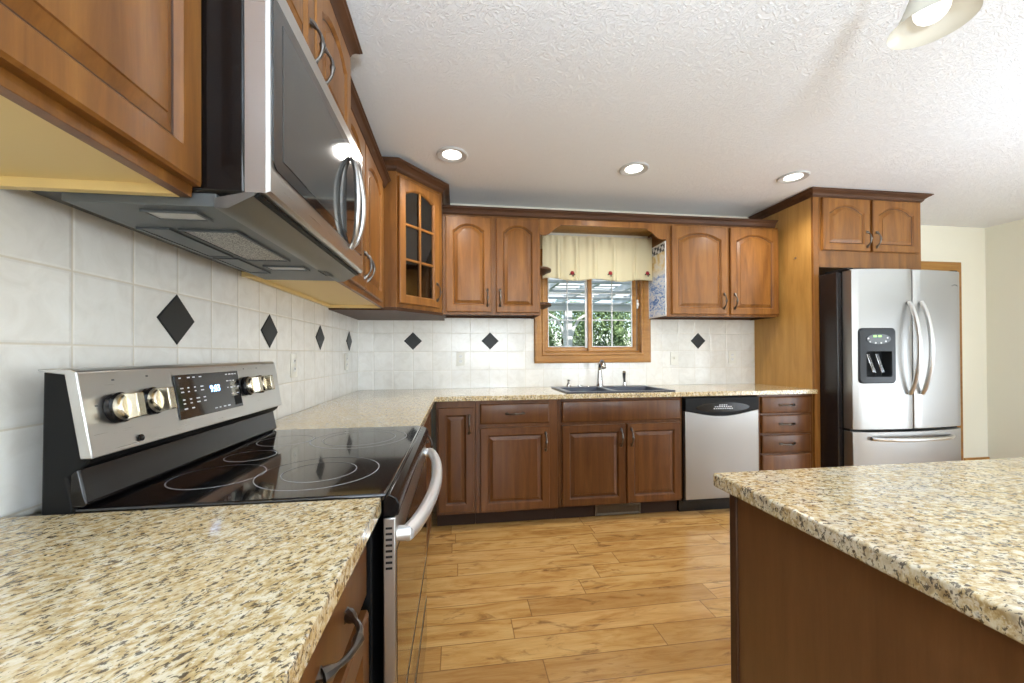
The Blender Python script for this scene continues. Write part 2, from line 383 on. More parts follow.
for n, a in enumerate((-.25, 2.55)):
    f = MB(); b = a+1.7
    f.box(a, b, YS-.08, YS-.02, .8, .86).box(a, b, YS-.08, YS-.02, 2.04, 2.1).box(a, a+.06, YS-.08, YS-.02, .86, 2.04).box(b-.06, b, YS-.08, YS-.02, .86, 2.04).box((a+b)/2-.03, (a+b)/2+.03, YS-.08, YS-.02, .86, 2.04)
    o = struct(f.build('window_%d' % (n+2), 'casing', bev=.004)); box('pane', 'glass', a+.06, b-.06, YS-.055, YS-.05, .86, 2.04, o)
f = MB(); f.box(XR+.02, XR+.08, -1.3, -1.22, 0, 2.1).box(XR+.02, XR+.08, .82, .9, 0, 2.1).box(XR+.02, XR+.08, -.24, -.16, .06, 2.04).box(XR+.02, XR+.08, -1.22, .82, 2.04, 2.1).box(XR+.02, XR+.08, -1.22, .82, 0, .06)
o = struct(f.build('door_2', 'doorwhite', bev=.004)); box('pane', 'glass', XR+.045, XR+.05, -1.22, .82, .06, 2.04, o)
# backsplash tile sheets on the walls
bl = struct(box('wall_left_backsplash', 'tileL', XL-.008, XL, -1.2, YB, .90, 1.60))
bb = slab([XL, WX0-.09, WX1+.09, 2.733], [.90, 1.14, 1.56], lambda i, j: i == 1 and j == 1, 0, .008)
for v in bb.bm.verts: v.co = Vector((v.co.x, YB+v.co.z, v.co.y))
bb = struct(bb.build('wall_back_backsplash', 'tileB', smooth=0))
def diamond(x, y, z, axis, parent):
    h = .073; mb = MB()
    if axis == 'L':
        r0 = [(XL+.001, y, z-h), (XL+.001, y+h+.004, z), (XL+.001, y, z+h), (XL+.001, y-h-.004, z)]
        k = .93; r1 = [(XL+.004, y+(p[1]-y)*k, z+(p[2]-z)*k) for p in r0]
    else:
        r0 = [(x, YB-.001, z-h), (x+h, YB-.001, z), (x, YB-.001, z+h), (x-h, YB-.001, z)]
        k = .93; r1 = [(x+(p[0]-x)*k, YB-.004, z+(p[2]-z)*k) for p in r0]
    o = mb.loft([r0, r1]).build('accent_tile', 'accent', parent, smooth=0); o['label'] = 'black diamond accent tile'
for y in (1.243, 1.80, 2.421, 3.036): diamond(0, y, 1.300, 'L', bl)
for x in (-.368, .268, 2.166): diamond(x, 0, 1.310, 'B', bb)
# baseboards and the door beyond the refrigerator
struct(box('baseboard_back', 'casing', 5.06, XR, YB-.008, YB+.008, 0, .125, bev=.004))
struct(box('baseboard_right', 'casing', XR-.016, XR, .9, YB-.02, 0, .10, bev=.004))
d = MB(); d.box(4.12, 4.20, YB-.014, YB+.008, 0, 2.01).box(4.95, 5.03, YB-.014, YB+.008, 0, 2.01).box(4.12, 5.03, YB-.014, YB+.008, 2.01, 2.10)
d = struct(d.build('door_1', 'casing', bev=.003))
pn = MB().box(4.20, 4.95, YB-.004, YB+.008, .01, 2.01)
for (a, b) in ((4.28, 4.55), (4.62, 4.89)):
    for (e, f) in ((.2, .9), (1.0, 1.6), (1.7, 1.9)): pn.box(a, b, YB-.008, YB-.003, e, f)
pn.build('door_panel', 'doorwhite', d, bev=.003)

# ------------------------------------------------------------------ window over the sink
win = MB()
def ring_frame(mb, x0, x1, z0, z1, prof):
    """picture-frame moulding: prof = [(inset, y)...] swept round the rectangle, mitred"""
    rings = []
    for ins, y in prof: rings.append([(x0+ins, y, z0+ins), (x1-ins, y, z0+ins), (x1-ins, y, z1-ins), (x0+ins, y, z1-ins)])
    rings.append(rings[0]); mb.loft(rings, cap0=False, cap1=False); return mb
yf = YB
ring_frame(win, .647, 1.702, 1.118, 2.10, [(0, yf+.006), (0, yf-.016), (.006, yf-.022), (.018, yf-.024), (.03, yf-.018), (.062, yf-.014), (.072, yf-.02), (.088, yf-.018), (.09, yf+.07), (.088, yf+.075), (.05, yf+.006)])
win = struct(win.build('window_1', 'casing', smooth=30))
sm = MB(); ring_frame(sm, .738, 1.618, 1.208, 2.018, [(0, yf+.06), (0, yf+.03), (.012, yf+.026), (.016, yf+.05), (.016, yf+.06)])
sm.build('window_stop', 'casing', win, smooth=30)
def sash(x0, x1, y, label):
    s_ = MB(); ring_frame(s_, x0, x1, 1.224, 2.002, [(0, y+.028), (0, y), (.022, y), (.03, y+.008), (.034, y+.012), (.034, y+.028)])
    so = s_.build('sash', 'casing', win, smooth=30)
    g_ = MB().box(x0+.03, x1-.03, y+.015, y+.019, 1.25, 1.98); g_.build('pane', 'winglass', so)
    mu = MB(); xm = (x0+x1)/2; mu.box(xm-.0045, xm+.0045, y+.008, y+.026, 1.258, 1.97)
    for z in (1.497, 1.735): mu.box(x0+.034, x1-.034, y+.008, y+.026, z-.0045, z+.0045)
    ring_frame(mu, x0+.033, x1-.033, 1.257, 1.969, [(0, y+.024), (0, y+.007), (.008, y+.007), (.008, y+.024)])
    mo = mu.build('grille', 'trimwhite', so, bev=.002); return so
sash(.752, 1.175, yf+.062, 'l'); sash(1.142, 1.586, yf+.028, 'r')
lt = MB().box(1.588, 1.600, yf+.01, yf+.03, 1.60, 1.68).box(1.583, 1.604, yf+.006, yf+.014, 1.625, 1.65).build('sash_latch', 'white', win, bev=.002)
box('meeting_strip', 'trimwhite', 1.118, 1.142, yf+.055, yf+.062, 1.25, 2.0, win, bev=.002)

# ------------------------------------------------------------------ cabinet parts (local: x along the front, y depth with the front at y=0 facing -y, z up)
def arch_outline(x0, x1, z0, z1, ins, rise, y, n=14):
    a, b, c = x0+ins, x1-ins, z0+ins
    pts = [(a, y, c), (b, y, c)]
    if rise <= 0: pts += [(b, y, z1-ins), (a, y, z1-ins)]; return pts
    zs = z1-ins-rise; w_ = b-a
    pts.append((b, y, zs))
    for k in range(1, n):
        t = 1-k/n; u = (t-.5)*2
        sh = .12; q = max(0, (1-abs(u)/(1-sh))) if abs(u) < 1-sh else 0
        h = math.sqrt(max(0, 1-(abs(u)/(1-sh))**2)) if abs(u) < 1-sh else 0
        h = .55*h + .45*math.sin(min(1, q*1.1)*math.pi/2) if h else 0
        pts.append((a+w_*t, y, zs+rise*h))
    pts.append((a, y, zs)); return pts
def outer_match(x0, x1, z0, z1, y, inner, ins=0):
    o = [(x0+ins, y, z0+ins), (x1-ins, y, z0+ins)]
    if len(inner) == 4: return o+[(x1-ins, y, z1-ins), (x0+ins, y, z1-ins)]
    o.append((x1-ins, y, z1-ins))
    for p in inner[3:-1]: o.append((min(max(p[0], x0+ins), x1-ins), y, z1-ins))
    o.append((x0+ins, y, z1-ins)); return o
HANDLE = {}
def handle_mesh():
    mb = MB(); L = .058; pts = []; rd = []
    for k in range(17):
        t = k/16*2-1; z = t*L; y = -.004-.028*(1-abs(t)**2.4)
        pts.append((0, y, z)); r = .0048+.001*math.cos(t*3); 
        if abs(t) < .08: r = .009
        elif abs(t) < .2: r = .0068
        if abs(t) > .8: r = .0072+.003*(abs(t)-.8)/.2
        rd.append(r)
    mb.tube(pts, rd, 8)
    for sg in (-1, 1):
        mb.loft([[(x*a, -.0, sg*(L+dz*a)) for x, dz in ((-.009,-.008),(.009,-.008),(.006,.012),(-.006,.012))] if True else 0 for a in (1,)] + [[(x*.6, -.007, sg*(L+dz*.6)) for x, dz in ((-.009,-.008),(.009,-.008),(.006,.012),(-.006,.012))]])
    me_o = mb.build('handle', 'pewter', None); me = me_o.data; bpy.data.objects.remove(me_o); return me
HM = handle_mesh()
def put_handle(parent, x, y, z, horiz=False, scale=1):
    o = bpy.data.objects.new('handle', HM); COL.objects.link(o); o.parent = parent
    o.location = (x, y, z); o.scale = (scale,)*3
    if horiz: o.rotation_euler = (0, R(90), 0)
    o['label'] = 'dark pewter handle'; return o
def door(parent, x0, x1, z0, z1, rise=.0, m='wood', th=.02, fr=.052, glass=False, hx=None, hz=None, name='door'):
    y = -th; mb = MB()
    i0 = arch_outline(x0, x1, z0, z1, fr, rise, y)
    rings = [outer_match(x0, x1, z0, z1, 0, i0), outer_match(x0, x1, z0, z1, y+.004, i0), outer_match(x0, x1, z0, z1, y, i0, .005), i0]
    fr2 = fr+.006
    rings += [arch_outline(x0, x1, z0, z1, fr+.003, rise, y+.003), arch_outline(x0, x1, z0, z1, fr+.009, rise, y+.010)]
    if glass:
        rings.append(arch_outline(x0, x1, z0, z1, fr+.009, rise, -.002)); mb.loft(rings, cap0=False, cap1=False)
        rings2 = rings
        # close the back between the outer edge and the opening
        mb.loft([rings[-1], rings[0]], cap0=False, cap1=False)
        d_ = mb.build(name, m, parent, smooth=30)
        mu = MB(); xm = (x0+x1)/2; a, b = x0+fr, x1-fr; c, e = z0+fr, z1-fr
        mu.box(xm-.008, xm+.008, -.016, -.004, c-.005, e-.004)
        for z in (c+(e-c)*.335, c+(e-c)*.655): mu.box(a-.002, b+.002, -.016, -.004, z-.008, z+.008)
        mu.build('muntins', m, d_, bev=.002)
        MB().box(a-.006, b+.006, -.0035, -.0015, c-.006, e+.004).build('glass_pane', 'glass', d_)
    else:
        mb.loft(rings, cap0=True, cap1=False); n0 = len(mb.bm.faces)
        gr = [rings[-1], arch_outline(x0, x1, z0, z1, fr+.0125, rise, y+.0115)]
        mb.loft(gr, cap0=False, cap1=False)
        for f_ in list(mb.bm.faces)[n0:]: f_.material_index = 1
        n1 = len(mb.bm.faces)
        mb.loft([gr[1], arch_outline(x0, x1, z0, z1, fr+.034, rise*.97, y+.0035), arch_outline(x0, x1, z0, z1, fr+.0355, rise*.97, y+.0008), arch_outline(x0, x1, z0, z1, fr+.040, rise*.96, y+.0002)], cap0=False)
        d_ = mb.build(name, m, parent, smooth=22); d_.data.materials.append(M['glaze'])
    if hx is not None: put_handle(d_, hx, y, hz)
    return d_
def groove_mat(): pass
def drawer(parent, x0, x1, z0, z1, m='wood_shaded', handle=True, th=.02, name='drawer'):
    mb = MB(); y = -th
    def rr(i, yy): return [(x0+i, yy, z0+i), (x1-i, yy, z0+i), (x1-i, yy, z1-i), (x0+i, yy, z1-i)]
    mb.loft([rr(0, 0), rr(0, y+.007), rr(.003, y+.004), rr(.010, y+.001), rr(.013, y)])
    d_ = mb.build(name, m, parent, smooth=30)
    if handle: put_handle(d_, (x0+x1)/2, y, (z0+z1)/2, True)
    return d_
def crown(parent, path, z0, h, out, m='crown', name='crown_molding', side=1):
    """moulding swept along a polyline path of (x,y); side=+1 offsets to the right of travel"""
    prof = [(0, 0), (.006, 0), (.010, h*.12), (.014, h*.18), (.018, h*.40), (out*.6, h*.66), (out*.85, h*.78), (out*.88, h*.86), (out, h*.9), (out, h), (0, h)]
    P = [Vector(p) for p in path]; n = len(P); offs = []
    for i in range(n):
        ns = []
        if i > 0: t = (P[i]-P[i-1]).normalized(); ns.append(Vector((t.y, -t.x))*side)
        if i < n-1: t = (P[i+1]-P[i]).normalized(); ns.append(Vector((t.y, -t.x))*side)
        if len(ns) == 2:
            b = (ns[0]+ns[1]).normalized(); offs.append(b/max(.3, b.dot(ns[0])))
        else: offs.append(ns[0])
    mb = MB(); rings = [[(P[i].x+offs[i].x*o_, P[i].y+offs[i].y*o_, z0+z) for o_, z in prof] for i in range(n)]
    mb.loft(rings); return mb.build(name, m, parent, smooth=25)

LROT = R(90)     # fronts facing +X: local x -> world +Y, local y -> world -X
def base_cab(name, label, x, y, rz, wdt, depth, fronts, m='wood_shaded', toe=True, group='base cabinets'):
    t = thing(name, label, 'cabinet', (x, y, 0), rz)
    mb = MB()
    if 'sink' in label and 'under' in label:
        mb.box(0, wdt, 0, .018, .125, .879).box(0, wdt, .018, depth, .105, .124).box(0, .018, .018, depth, .125, .879).box(wdt-.018, wdt, .018, depth, .125, .879)
    else: mb.box(0, wdt, 0, depth, .105, .879)
    c = mb.build('body', m, t, bev=.0015)
    k = box('toe_kick', 'toe', 0, wdt, .075, depth-.01, 0, .104, t)
    for f in fronts:
        kind = f[0]
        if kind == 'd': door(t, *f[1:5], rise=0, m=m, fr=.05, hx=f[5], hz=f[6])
        elif kind == 'w': drawer(t, *f[1:5], m=m)
        elif kind == 'f': drawer(t, *f[1:5], m=m, handle=False, name='false_drawer_front')
    return t
FY = 2.693+.02   # face-frame plane of the back run (door fronts stand 2 cm proud)
D = YB-.002-FY
# back run, left to right
base_cab('base_cabinet', 'narrow wood base cabinet with one tall door, in the inner corner', -.150, FY, 0, .265, D, [('d', .012, .252, .125, .835, .222, .72)])
base_cab('base_cabinet', 'base cabinet with one drawer over one door, left of the sink cabinet', .117, FY, 0, .578, D,
         [('w', .030, .515, .716, .855), ('d', .030, .515, .118, .690, .487, .585)])
base_cab('base_cabinet', 'wide two-door base cabinet under the black sink', .697, FY, 0, .943, D-.0,
         [('f', .028, .925, .712, .862), ('d', .028, .494, .118, .690, .462, .595), ('d', .508, .925, .118, .690, .54, .595)])
db = base_cab('base_cabinet', 'four-drawer base cabinet between dishwasher and tall refrigerator cabinet', 2.255, FY, 0, .475, D,
         [('w', .028, .445, .735, .862), ('w', .028, .445, .583, .722), ('w', .028, .445, .432, .57), ('w', .028, .445, .118, .42)])
# left run
LX = -.172-.0
base_cab('base_cabinet', 'base cabinet with drawer and door right in front, under the near countertop', LX-.02, .345, LROT, .455, .60,
         [('w', .02, .435, .735, .862), ('d', .02, .445, .118, .705, .06, .60)])
base_cab('base_cabinet', 'near base cabinet mostly outside the frame, nearest the camera', LX-.02, -.70, LROT, 1.04, .60,
         [('w', .02, .51, .735, .862), ('w', .53, 1.02, .735, .862), ('d', .02, .51, .118, .705, .46, .60), ('d', .53, 1.02, .118, .705, .58, .60)])
base_cab('base_cabinet', 'base cabinet beyond the range, ending at the inner corner', LX-.02, 1.580, LROT, 1.10, .60,
         [('w', .02, .47, .735, .862), ('d', .02, .47, .118, .705, .08, .60), ('d', .49, .95, .118, .862, .53, .72)])
# toe-kick register
vg = thing('floor_register', 'low metal heating register in the toe kick under the sink', 'vent', (1.168, FY+.07, 0))
m_ = MB(); ring_frame(m_, -.175, .175, .006, .082, [(0, .004), (0, -.006), (.008, -.008), (.014, -.004), (.014, .004)]); m_.build('frame', 'grille', vg)
m_ = MB()
for k in range(30): m_.box(-.158+k*.0108, -.158+k*.0108+.004, -.003, .003, .02, .068)
m_.box(-.161, .161, 0, .004, .02, .068); m_.build('louvre', 'grille', vg)

# countertops
CX = -.152; CY = YB-.6466
cnt = slab([XL+.001, CX], [-.7, .808], lambda i, j: False, .881, .914)
tag(cnt.build('countertop', 'granite', bev=.003, loc=(-.4, 0, .881)), 'near slab of cream and brown speckled granite, left foreground', 'countertop')
SX0, SX1, SY0, SY1 = .80, 1.575, 2.755, 3.185
xs = [XL+.001, CX, SX0, SX1, 2.7325]; ys = [1.577, CY, SY0, SY1, YB-.001]
cnt = slab(xs, ys, lambda i, j: (j == 0 and i > 0) or (i == 2 and j == 2), .881, .914)
tag(cnt.build('countertop', 'granite', bev=.003, loc=(.9, 3, .881)), 'L-shaped speckled granite countertop running under the window', 'countertop')

# ------------------------------------------------------------------ upper cabinets
def upper(name, label, x, y, rz, wdt, depth, z0, z1, doors, under='melamine', rise=.05, m='wood'):
    t = thing(name, label, 'cabinet', (x, y, 0), rz)
    mb = MB(); mb.box(0, wdt, 0, depth, z0+.022, z1)                    # box with its bottom panel recessed
    mb.box(0, wdt, 0, .02, z0, z0+.022)
    mb.build('body', m, t, bev=.001)
    b = MB(); b.box(.016, wdt-.016, .02, depth-.018, z0+.017, z0+.0225); b.box(.0, .016, .0205, depth, z0, z0+.0215); b.box(wdt-.016, wdt, .0205, depth, z0, z0+.0215); b.box(.016, wdt-.016, depth-.018, depth, z0+.002, z0+.0225)
    o = b.build('bottom_panel', under, t); o['label'] = 'pale yellow underside panel'
    for d_ in doors: door(t, *d_[:4], rise=rise, m=m, hx=d_[4], hz=d_[5])
    return t
UF = 2.983+.02
UZ0, UZ1 = 1.50, 2.262
ul = upper('wall_cabinet', 'two-door upper cabinet between glass corner cabinet and window', -.113, UF, 0, .751, YB+.006-UF, UZ0, UZ1,
      [(.024, .366, .020+UZ0, 2.240, .335, 1.628), (.404, .739, .018+UZ0, 2.240, .432, 1.628)], under='crown')
ur = upper('wall_cabinet', 'two-door upper cabinet right of the window', 1.690, UF, 0, 1.015, YB+.006-UF, UZ0, UZ1,
      [(.040, .530, .018+UZ0, 2.240, .497, 1.628), (.562, 1.007, .018+UZ0, 2.240, .594, 1.628)], under='crown')
# valance board bridging the window
vb = thing('window_bridge_board', 'wooden valance board with scalloped ends bridging the two upper cabinets', 'board', (.638, UF, 0))
poly = [(0, 2.262), (0, 2.13), (.05, 2.13)]
for k in range(9):
    t = k/8; poly.append((.055+.10*t, 2.135+.065*(t*t*(3-2*t))))
poly += [(.165, 2.213), (1.052-.165, 2.213)]
for k in range(9):
    t = 1-k/8; poly.append((1.052-.055-.10*t, 2.135+.065*(t*t*(3-2*t))))
poly += [(1.052-.05, 2.13), (1.052, 2.13), (1.052, 2.262)]
MB().prism(poly, 0, .02, 'y').build('board', 'wood', vb, bev=.0015)
box('top_panel', 'veneer', 0, 1.052, .02, .30, 2.245, 2.262, vb)
cr = crown(None, [(-.113, UF), (2.672, UF)], UZ1-.004, .055, .045)
tag(cr, 'dark crown molding along the upper cabinets over the window', 'molding')
# left run: cabinet over the near counter
upper('wall_cabinet', 'near upper cabinet with yellow underside, left of the microwave', -.489, -.10, LROT, .902, .309, 1.490, 2.34,
      [(.455, .900, 1.510, 2.32, .49, 1.63), (.01, .447, 1.510, 2.32, .41, 1.63)])
# cabinet over the microwave
t = upper('wall_cabinet', 'short two-door upper cabinet above the microwave', -.422, .80, LROT, .775, .374, 1.955, 2.345,
      [(.010, .385, 1.985, 2.335, .350, 2.06), (.395, .768, 1.970, 2.335, .438, 2.06)], rise=.045)
crown(t, [(-.0, .37), (-.0, 0), (.775, 0), (.775, .37)], 2.342, .06, .05, side=1)
# far left-run cabinet
t = upper('wall_cabinet', 'two-door upper cabinet beyond the microwave, beside the glass corner cabinet', -.462, 1.578, LROT, .985, .334, 1.490, 2.262,
      [(.015, .400, 1.512, 2.235, .372, 1.625), (.412, .845, 1.512, 2.235, .440, 1.625)])
crown(t, [(-.0, .33), (-.0, 0), (.985, 0)], 2.215+.035, .055, .045, side=1)
# diagonal corner cabinet with glass door
A, B = Vector((-.388, 2.578)), Vector((-.115, 2.902))
cc = thing('corner_cabinet', 'tall diagonal corner cabinet with a six-pane glass door', 'cabinet', (A.x, A.y, 0), math.atan2(B.y-A.y, B.x-A.x))
ang = math.atan2(B.y-A.y, B.x-A.x); Lc = (B-A).length
inv = Matrix.Rotation(-ang, 2)
def loc2(p): q = inv @ (Vector(p)-A); return (q.x, q.y)
cz0, cz1 = 1.502, 2.375
outer = [loc2(p) for p in [(A.x, A.y), (B.x, B.y), (B.x, YB-.001), (XL+.001, YB-.001), (XL+.001, A.y)]]
def inset(poly, d):
    n = len(poly); r = []
    for i in range(n):
        p, a, b = Vector(poly[i]), Vector(poly[i-1]), Vector(poly[(i+1) % n])
        t1, t2 = (p-a).normalized(), (b-p).normalized(); n1, n2 = Vector((-t1.y, t1.x)), Vector((-t2.y, t2.x))
        bb_ = (n1+n2).normalized(); r.append(tuple(p+bb_*d/max(.3, bb_.dot(n1))))
    return r
mb = MB(); inn = inset(outer, .018)
mb.prism(outer, cz0, cz0+.02).prism(outer, cz1-.02, cz1)
for i in range(1, 5):        # walls except the diagonal front
    j = (i+1) % 5; mb.prism([outer[i], outer[j], inn[j], inn[i]], cz0+.02, cz1-.02)
mb.box(0, .036, 0, .018, cz0+.02, cz1-.02).box(Lc-.036, Lc, 0, .018, cz0+.02, cz1-.02).box(.036, Lc-.036, 0, .018, cz0+.02, cz0+.045).box(.036, Lc-.036, 0, .018, cz1-.05, cz1-.02)
mb.build('body', 'wood', cc, smooth=0)
for z in (1.78, 2.07): mb = MB().prism(inset(outer, .03), z, z+.016).build('shelf', 'crown', cc)
door(cc, .012, Lc-.045, 1.530, 2.345, rise=.038, fr=.050, glass=True, hx=Lc-.072, hz=1.64)
crown(cc, [loc2((XL+.001, A.y)), (0, 0), (Lc, 0), loc2((B.x, YB-.02))], cz1-.004, .062, .055, side=1)
mb = MB().prism(inset(outer, -.004), cz0-.022, cz0-.0005).build('base_molding', 'crown', cc, bev=.003)
# small quarter-round shelves on the left cabinet's window side
ws = thing('shelf_bracket', 'pair of small rounded wood shelves on the cabinet side left of the window', 'shelf', (.6385, 3.30, 0))
for z in (1.60, 1.885):
    pl = [(0, -.12), (0, -.26)]+[(.125*math.sin(k/8*math.pi/2), -.12-.14*math.cos(k/8*math.pi/2)) for k in range(1, 9)]
    mb = MB(); cx_, cy_ = .0, 0
    def sc(k, dz): return [(p[0]*k, p[1]*k, z+dz) for p in pl]
    mb.loft([sc(.62, -.028), sc(.75, -.018), sc(.96, -.012), sc(1, -.008), sc(1, .006), sc(.97, .010)]); mb.build('shelf', 'crown', ws)
# painted panel on the side of the right cabinet
ap = thing('art_panel', 'blue, white and tan painted panel with checked top, on cabinet side right of window', 'picture', (1.6895, 3.005, 1.505))
box('canvas', 'art', -.006, -.001, .008, .277, .014, .60, ap)
mb = MB().box(-.008, 0, 0, .008, 0, .612).box(-.008, 0, .277, .285, 0, .612).box(-.008, 0, .008, .277, 0, .014).box(-.008, 0, .008, .277, .60, .612)
mb.build('frame', 'trimwhite', ap, bev=.001)

# tall refrigerator surround
TCW = .982
tc = thing('refrigerator_cabinet', 'tall cabinet with yellow oak side panel and two arched doors above the refrigerator', 'cabinet', (2.733, FY-.02, 0))
o = box('side_panel', 'veneer', 0, .018, .02, YB-FY+.019, 0, 2.41, tc); o['label'] = 'yellow oak veneer side panel'
box('stile', 'wood', 0, .047, 0, .02, 0, 2.41, tc, bev=.0015)
mb = MB().box(.048, TCW, .0, .02, 1.862, 2.41).box(.018, TCW, .021, YB-FY+.019, 1.862, 2.41); mb.build('body', 'wood', tc)
for (a, b, hx) in ((.070, .488, .458), (.514, .945, .544)): door(tc, a, b, 1.992, 2.400, rise=.055, hx=hx, hz=2.085)
crown(tc, [(0, YB-FY+.018), (0, 0), (TCW, 0), (TCW, YB-FY+.018)], 2.407, .052, .055, side=1)
hk = MB(); hk.tube([(0, 0, 0), (-.012, 0, 0), (-.016, -.004, -.006), (-.02, -.006, -.014), (-.026, -.006, -.012)], .002, 6); hk.lathe([(.007, 0), (.006, .003)], 12, Matrix.Rotation(R(-90), 4, 'Y'))
tag(hk.build('wall_hook', 'chrome'), 'tiny metal hook on the yellow side panel', 'hook').location = (2.7325, 2.853, 1.969)

# ------------------------------------------------------------------ range
rg = thing('range', 'stainless electric range with black glass cooktop and five control knobs', 'range', (-.47, .812, 0), LROT)
# local: x = along wall 0..0.76 (world Y), y: world X = -.47 - y
def ry(X): return -.47-X
RW = .76
mb = MB(); mb.box(.004, RW-.004, ry(-.172), ry(-.765), .10, .905); mb.build('body', 'blackmat', rg, bev=.003)
box('kick_panel', 'blackmat', .02, RW-.02, ry(-.20), ry(-.70), 0, .10, rg)
mb = MB(); mb.box(0, RW, ry(-.144), ry(-.690), .905, .919); mb.build('cooktop', 'glassblack', rg, bev=.004, seg=3)
# front rail of the cooktop
prof = [(ry(-.1445), .915), (ry(-.138), .917), (ry(-.124), .909), (ry(-.118), .895), (ry(-.120), .874), (ry(-.150), .872), (ry(-.150), .904)]
MB().prism(prof, 0, RW, 'x').build('front_rail', 'black', rg, bev=.002)
def ringm(cx, X, r, w=.0022):
    mb = MB(); n = 48; a = [(cx+(r+w)*math.cos(k*2*math.pi/n), ry(X)+(r+w)*math.sin(k*2*math.pi/n), .9193) for k in range(n)]
    b = [(cx+r*math.cos(k*2*math.pi/n), ry(X)+r*math.sin(k*2*math.pi/n), .9196) for k in range(n)]
    mb.loft([a, b], cap0=False, cap1=False); mb.build('burner_ring', 'ring', rg)
for (y, X, rs) in ((.178, -.327, (.132, .080)), (.178, -.548, (.092,)), (.556, -.325, (.148, .112)), (.556, -.556, (.080,)), (.362, -.568, (.06,))):
    for r in rs: ringm(y, X, r)
# backguard: black lower riser, slanted steel control face
side = [(ry(-.742), .905), (ry(-.695), .905), (ry(-.690), .92), (ry(-.700), .975), (ry(-.668), 1.0), (ry(-.664), 1.014), (ry(-.684), 1.160), (ry(-.688), 1.170), (ry(-.738), 1.170)]
MB().prism(side, 0.0, RW, 'x').build('backguard', 'blackmat', rg, bev=.004)
pr = [(ry(-.700), .9195), (ry(-.676), .9195), (ry(-.670), .926), (ry(-.684), .998), (ry(-.696), 1.002)]
MB().prism(pr, .001, RW-.001, 'x').build('riser', 'black', rg, bev=.004, seg=3)
# control fascia (steel) : leaning face from (-.664,1.012) to (-.684,1.166), rounded ends
fa, fb = Vector((-.652, 1.010)), Vector((-.678, 1.166))
mb = MB(); mb.prism([(ry(-.655), 1.010), (ry(-.681), 1.168), (ry(-.690), 1.1735), (ry(-.742), 1.1735), (ry(-.742), 1.169), (ry(-.700), 1.163), (ry(-.675), 1.010)], -.006, RW+.006, 'x')
mb.build('control_panel', 'steel', rg, bev=.003, seg=3)
ft = math.atan2(.681-.655, 1.168-1.010)   # lean
def fpt(x, s, out=0):   # point on the fascia: x along, s 0..1 up, out = distance off it
    X = -.655-(.026)*s; z = 1.010+.158*s
    return Vector((x, ry(X)-out*math.cos(ft), z+out*math.sin(ft)))
FROT = Matrix.Rotation(-ft, 4, 'X')
def knob():
    e = bpy.data.objects.new('knob', None)
    mb = MB(); Mx = Matrix.Rotation(R(90), 4, 'X')
    mb.lathe([(.030, 0), (.030, .010), (.027, .013)], 32, Mx); k = mb
    base = k.build('knob', 'black', rg)
    mb = MB(); mb.lathe([(.026, .011), (.027, .014), (.0265, .022), (.024, .027), (.020, .0275)], 32, Mx)
    mb.loft([[(-.011, -.022, -.026), (.011, -.022, -.026), (.011, -.022, .026), (-.011, -.022, .026)], [(-.0095, -.045, -.024), (.0095, -.045, -.024), (.0095, -.045, .024), (-.0095, -.045, .024)]])
    g_ = mb.build('grip', 'nickel', base, bev=.002); g_['label'] = 'brushed nickel grip'
    return base
kn = knob(); bpy.data.objects
kpos = [(.115, .50), (.205, .56), (.600, .62), (.655, .62), (.660, .62)]
kpos = [(.062, .53), (.148, .55), (.540, .56), (.620, .56)]
for i, (x, s_) in enumerate(kpos):
    k = kn if i == 0 else copy_tree(kn, rg)
    k.location = fpt(x, s_, .001); k.rotation_euler = (-ft, 0, 0)
def fquad(name, m, x0, x1, s0, s1, out=.001, th=.002):
    mb = MB(); mb.loft([[fpt(x0, s0, out), fpt(x1, s0, out), fpt(x1, s1, out), fpt(x0, s1, out)], [fpt(x0, s0, out+th), fpt(x1, s0, out+th), fpt(x1, s1, out+th), fpt(x0, s1, out+th)]])
    return mb.build(name, m, rg, bev=.0006)
fquad('display', 'glassblack', .228, .502, .20, .88)
fquad('display_trim', 'blackmat', .462, .497, .25, .42, .0031, .0006)
text('9:03', .026, 'led', rg, fpt(.378, .60, .0036), (R(90)-ft, 0, 0), 'clock_digits')
random.seed(3)
for row, (s0, xs_) in enumerate(((.82, (.27, .30, .32, .345)), (.66, (.27, .295, .32, .345)), (.48, (.272, .297, .322, .35)), (.34, (.272, .30)), (.26, (.39, .41, .43, .45)), (.82, (.462, .478, .494, .51)), (.70, (.462, .478, .494)), (.58, (.462, .478, .494, .512)), (.46, (.478, .505)))):
    for x in xs_:
        wd = random.uniform(.006, .013)
        for q in range(2 if row in (1, 2) else 1):
            s_ = s0-q*.06
            x -= .027 if q == 0 else 0
            MB().loft([[fpt(x, s_, .0032), fpt(x+wd, s_, .0032), fpt(x+wd, s_+.018, .0032), fpt(x, s_+.018, .0032)], [fpt(x, s_, .0036), fpt(x+wd, s_, .0036), fpt(x+wd, s_+.018, .0036), fpt(x, s_+.018, .0036)]]).build('touch_marking', 'print', rg, smooth=0)
for (x, s_) in kpos:
    for dx, ds in ((0, .34), (-.045, .05), (.036, .14)):
        MB().loft([[fpt(x+dx, s_+ds, .0005), fpt(x+dx+.006, s_+ds, .0005), fpt(x+dx+.006, s_+ds+.02, .0005), fpt(x+dx, s_+ds+.02, .0005)], [fpt(x+dx, s_+ds, .001), fpt(x+dx+.006, s_+ds, .001), fpt(x+dx+.006, s_+ds+.02, .001), fpt(x+dx, s_+ds+.02, .001)]]).build('dial_marking', 'greypaint', rg, smooth=0)
mb = MB().lathe([(.007, 0), (.007, .003), (.004, .004)], 16, Matrix.Translation(fpt(.105, .10, .001)) @ FROT @ Matrix.Rotation(R(90), 4, 'X')); mb.build('indicator_lamp', 'black', rg)
